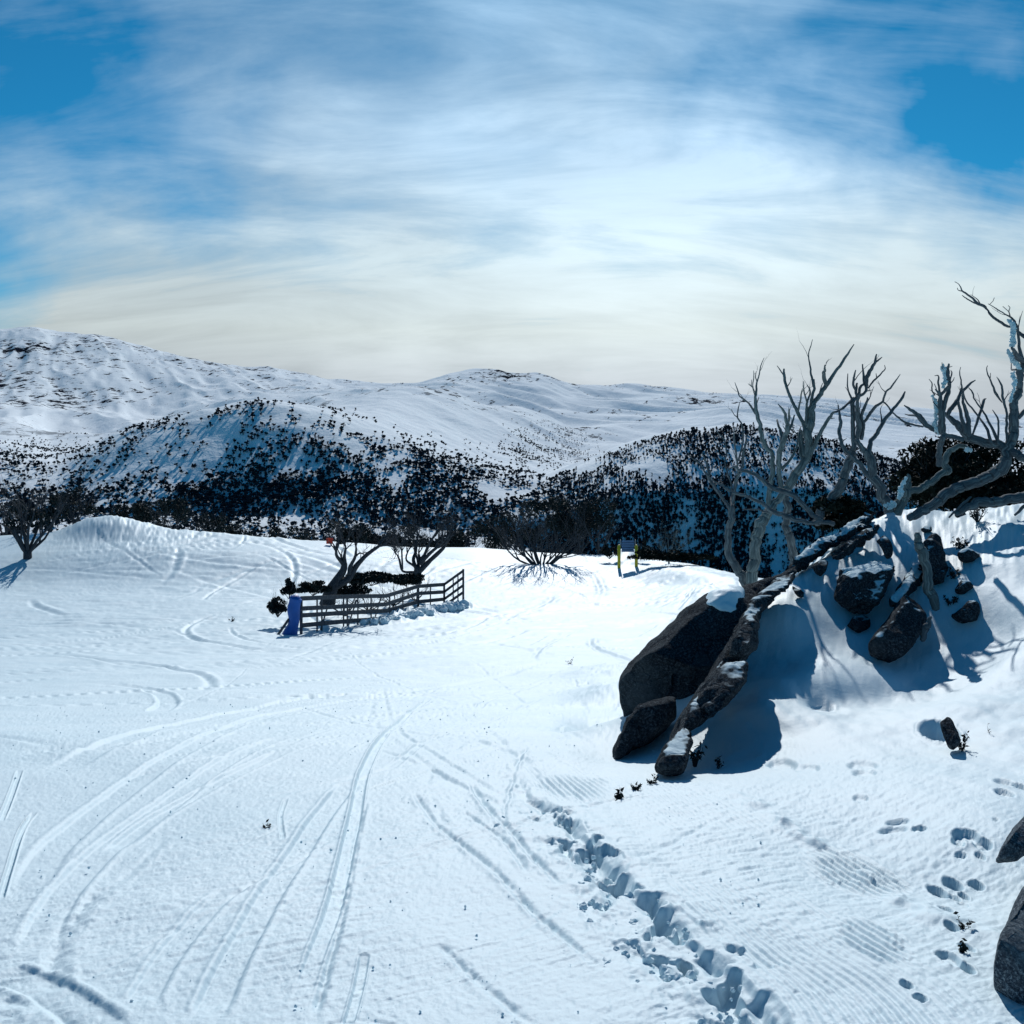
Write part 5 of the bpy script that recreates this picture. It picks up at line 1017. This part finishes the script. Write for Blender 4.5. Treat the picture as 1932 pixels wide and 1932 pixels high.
def fan_tree(label, px, Y, h, spread, ns, seed, m=M_bark_dark, fol=None, r0=0.11, group=None, sink=0.0, name='bare_tree', depth=3, lean=0.0, wide=0.0):
    x = (px - 966) / 1932 * Y; base = np.array((x, Y, ground(x, Y) - 0.1 - sink)); root = empty(name, base, label, 'tree', group); rr = random.Random(seed)
    mb0 = MB(); mb0.tube([base - (0, 0, .4), base + (0, 0, .12 * h)], [r0 * 1.8, r0 * 1.5], 8, .2, seed); link('trunk', mb0.mesh('trunk', [m], True, base), root) if not wide else None
    for k in range(ns):
        a = -1 + 2 * (k + .5) / ns; d = np.array((a * spread + lean, rr.uniform(-.6, .6) * spread, 1.0)); mb = MB()
        wander(base + (a * wide, 0, .08 * h * (wide == 0) - .1 * (wide > 0)), d, h * rr.uniform(.6, .85) * math.hypot(1, a * spread * .3), r0 * rr.uniform(.5, .9), seed * 31 + k, mb, depth, 6, .42, .22, 3, .4)
        link('branch', mb.mesh('branch', [m], True, base), root)
    if fol:
        V, F = leaf_quads(blob_points([(base[0] + q[0], base[1] + q[1], base[2] + q[2], q[3], q[3], q[4]) for q in fol], fol_n(fol), seed, .2), 0.13, seed)
        link('foliage', mesh_np('fol', V - base, F, [M_leaf], False), root)
    return root
def fol_n(f): return int(sum(q[3] * q[3] * q[4] for q in f) * 600) + 200
for lab, px, Y, sd_ in (('tangle of bare sticks between fence and left gnarled tree', 650, 46.5, 81), ('tangle of bare sticks in the middle behind the fence', 695, 48.5, 82), ('tangle of bare sticks under the right gnarled tree', 742, 50.5, 83), ('tangle of bare sticks nearest the right end of the fence', 785, 52.5, 84)):
    fan_tree(lab, px, Y, 1.3, 2.2, 9, sd_, r0=.035, name='dead_scrub', depth=2)
fan_tree('wide many-stemmed bare tree in the middle of the piste edge casting fan-shaped shadows', 1020, 66, 3.3, 2.0, 18, 61, r0=.10, depth=3, wide=.5)
fan_tree('bare tree with a short stout trunk at the far left of the piste', 52, 64.5, 3.9, .75, 9, 62, r0=.16, fol=[(-.9, .3, 2.2, .7, .5), (.6, .3, 2.4, .8, .5), (0, .6, 2.8, .6, .4)])
LT = [(95, 74, 3.2, 'twiggy tree right of the stout-trunked tree at the far left'), (140, 77, 3.3, 'bushy tree standing just left of the churned snow mound'), (10, 78, 3.4, 'leafy tree cut off by the left picture edge'), (250, 84, 4.3, 'leafy tree just behind the churned mound'), (285, 82, 3.6, 'low leafy tree at the right foot of the mound'), (325, 80, 3.5, 'forked twiggy tree, second right of the mound'),
      (400, 83, 3.4, 'sparse tree with low scrub between mound and red marker'), (455, 84, 2.9, 'round low tree left of the red marker'), (520, 84, 2.8, 'spreading low tree, third left of the red marker'), (575, 83, 2.8, 'squat tree nearest left of the red marker'), (660, 86, 4.6, 'leafy tree behind the left gnarled tree'), (710, 87, 4.2, 'dark tree between the two gnarled fence trees, farther off'),
      (760, 86, 5.0, 'broad dark tree behind the right gnarled tree'), (830, 88, 4.8, 'twiggy dark tree above the fence right end'), (880, 86, 4.4, 'leafy tree left of the wide many-stemmed tree'), (935, 82, 4.8, 'dark leafy tree touching the left of the many-stemmed tree'), (985, 84, 5.4, 'tall dark tree behind the many-stemmed tree'), (1050, 80, 5.8, 'tall leafy tree behind right of the many-stemmed tree'),
      (1095, 78, 5.2, 'dark twiggy tree left of the yellow-post sign'), (1130, 76, 4.6, 'bare-topped tree just left of the yellow-post sign')]
for i, (px, Y, h, lab) in enumerate(LT):
    rr = random.Random(300 + i); x = (px - 966) / 1932 * Y
    row_top = 0; fol = [(rr.uniform(-1, 1) * h * .33, rr.uniform(-.6, .6), h * rr.uniform(.4, .85), h * rr.uniform(.12, .22), h * rr.uniform(.10, .16)) for _ in range(8)]
    lipr = float(np.interp(px, LIPX, LIPR)); want = (800 - (lipr + 8)) / 1932 * Y; g = ground(x, Y)
    h *= 0.85 if i < 12 else 0.8; fol = fol[:8 if i < 14 else 6]
    fan_tree(lab, px, Y, h, .8, 7, 310 + i, fol=fol, r0=.08, sink=0.0, group='snow gums along the edge of the piste', name='snow_gum', depth=2 if i > 9 else 2)
bush('low_shrub', 'long flat black shrub on the snow edge right of the yellow-post sign', bpt(1275, 1050, 63.5), (2.4, .7, .42), 5000, .11, 71, M_leaf2, nb=40)
bush('low_shrub', 'dark shrub immediately left of the yellow-post sign', bpt(1150, 1043, 67.5), (.65, .5, .5), 1500, .10, 72, M_leaf, nb=18)
bush('low_shrub', 'dark shrub immediately right of the yellow-post sign', bpt(1212, 1038, 67.5), (.42, .4, .7), 1100, .10, 73, M_leaf, nb=16)
fan_tree('pale frosted bare scrub above the long flat black shrub', 1262, 66, 2.2, 1.3, 12, 74, m=M_bark_pale, r0=.035, name='frosted_scrub', depth=2)

# ------------------------------------------------------------------ signs
def sign():
    Y = 64.5; b0 = pt(1184, 1064, Y); root = empty('trail_sign', b0, 'slatted metal sign board held by two yellow posts at the piste edge', 'sign')
    for px in (1168, 1200.5):
        x = (px - 966) / 1932 * Y; top = pt(px, 1029.5, Y)[2]; g = ground(x, Y) - .3; mb = MB(); mb.tube([(x, Y, g), (x, Y, top)], [.10, .10], 10); link('post', mb.mesh('post', [M_yellow], True, b0), root)
    A = pt(1172.5, 1019, Y); B = pt(1196.5, 1019, Y); zb = pt(0, 1042, Y)[2]
    for k in range(5):
        z = A[2] - 0.07 - k * (A[2] - zb) / 5; mb = MB(); mb.box((1, 0, 0), (0, 0.25, 1), np.array(((A[0] + B[0]) / 2, Y - .04, z)), (B[0] - A[0]) / 2, .055, .012); link('slat', mb.mesh('slat', [M_slat], False, b0), root)
    mb = MB(); mb.box((1, 0, 0), (0, 1, 0), np.array(((A[0] + B[0]) / 2, Y, (A[2] + zb) / 2 + .02)), (B[0] - A[0]) / 2 - .03, .01, (A[2] - zb) / 2 - .04); link('back_plate', mb.mesh('plate', [simple('back_plate_metal', (.06, .10, .19), .5)], False, b0), root)
    for px in (1170.5, 1198.5):
        x = (px - 966) / 1932 * Y; mb = MB(); mb.box((1, 0, 0), (0, 1, 0), np.array((x, Y - .005, (A[2] + zb) / 2)), .022, .03, (A[2] - zb) / 2 + .02); link('side_frame', mb.mesh('frame', [M_steel], False, b0), root)
    Y = 71.0; b1 = pt(624, 1045, Y); x = b1[0]; g = ground(x, Y); root = empty('piste_marker', (x, Y, g), 'small orange-red marker panel on a thin pole at the piste edge', 'sign')
    b1 = np.array((x, Y, g)); top = pt(624, 1014, Y)[2]; mb = MB(); mb.tube([(x, Y, g - .2), (x, Y, top)], [.018, .018], 6); link('pole', mb.mesh('pole', [M_steel], True, b1), root)
    c = pt(622, 1020.5, Y); mb = MB(); mb.box((1, 0, 0), (0, 1, 0), np.array((c[0], Y - .03, c[2])), .23, .012, .2); link('panel', mb.mesh('panel', [M_red], False, b1), root)
sign()
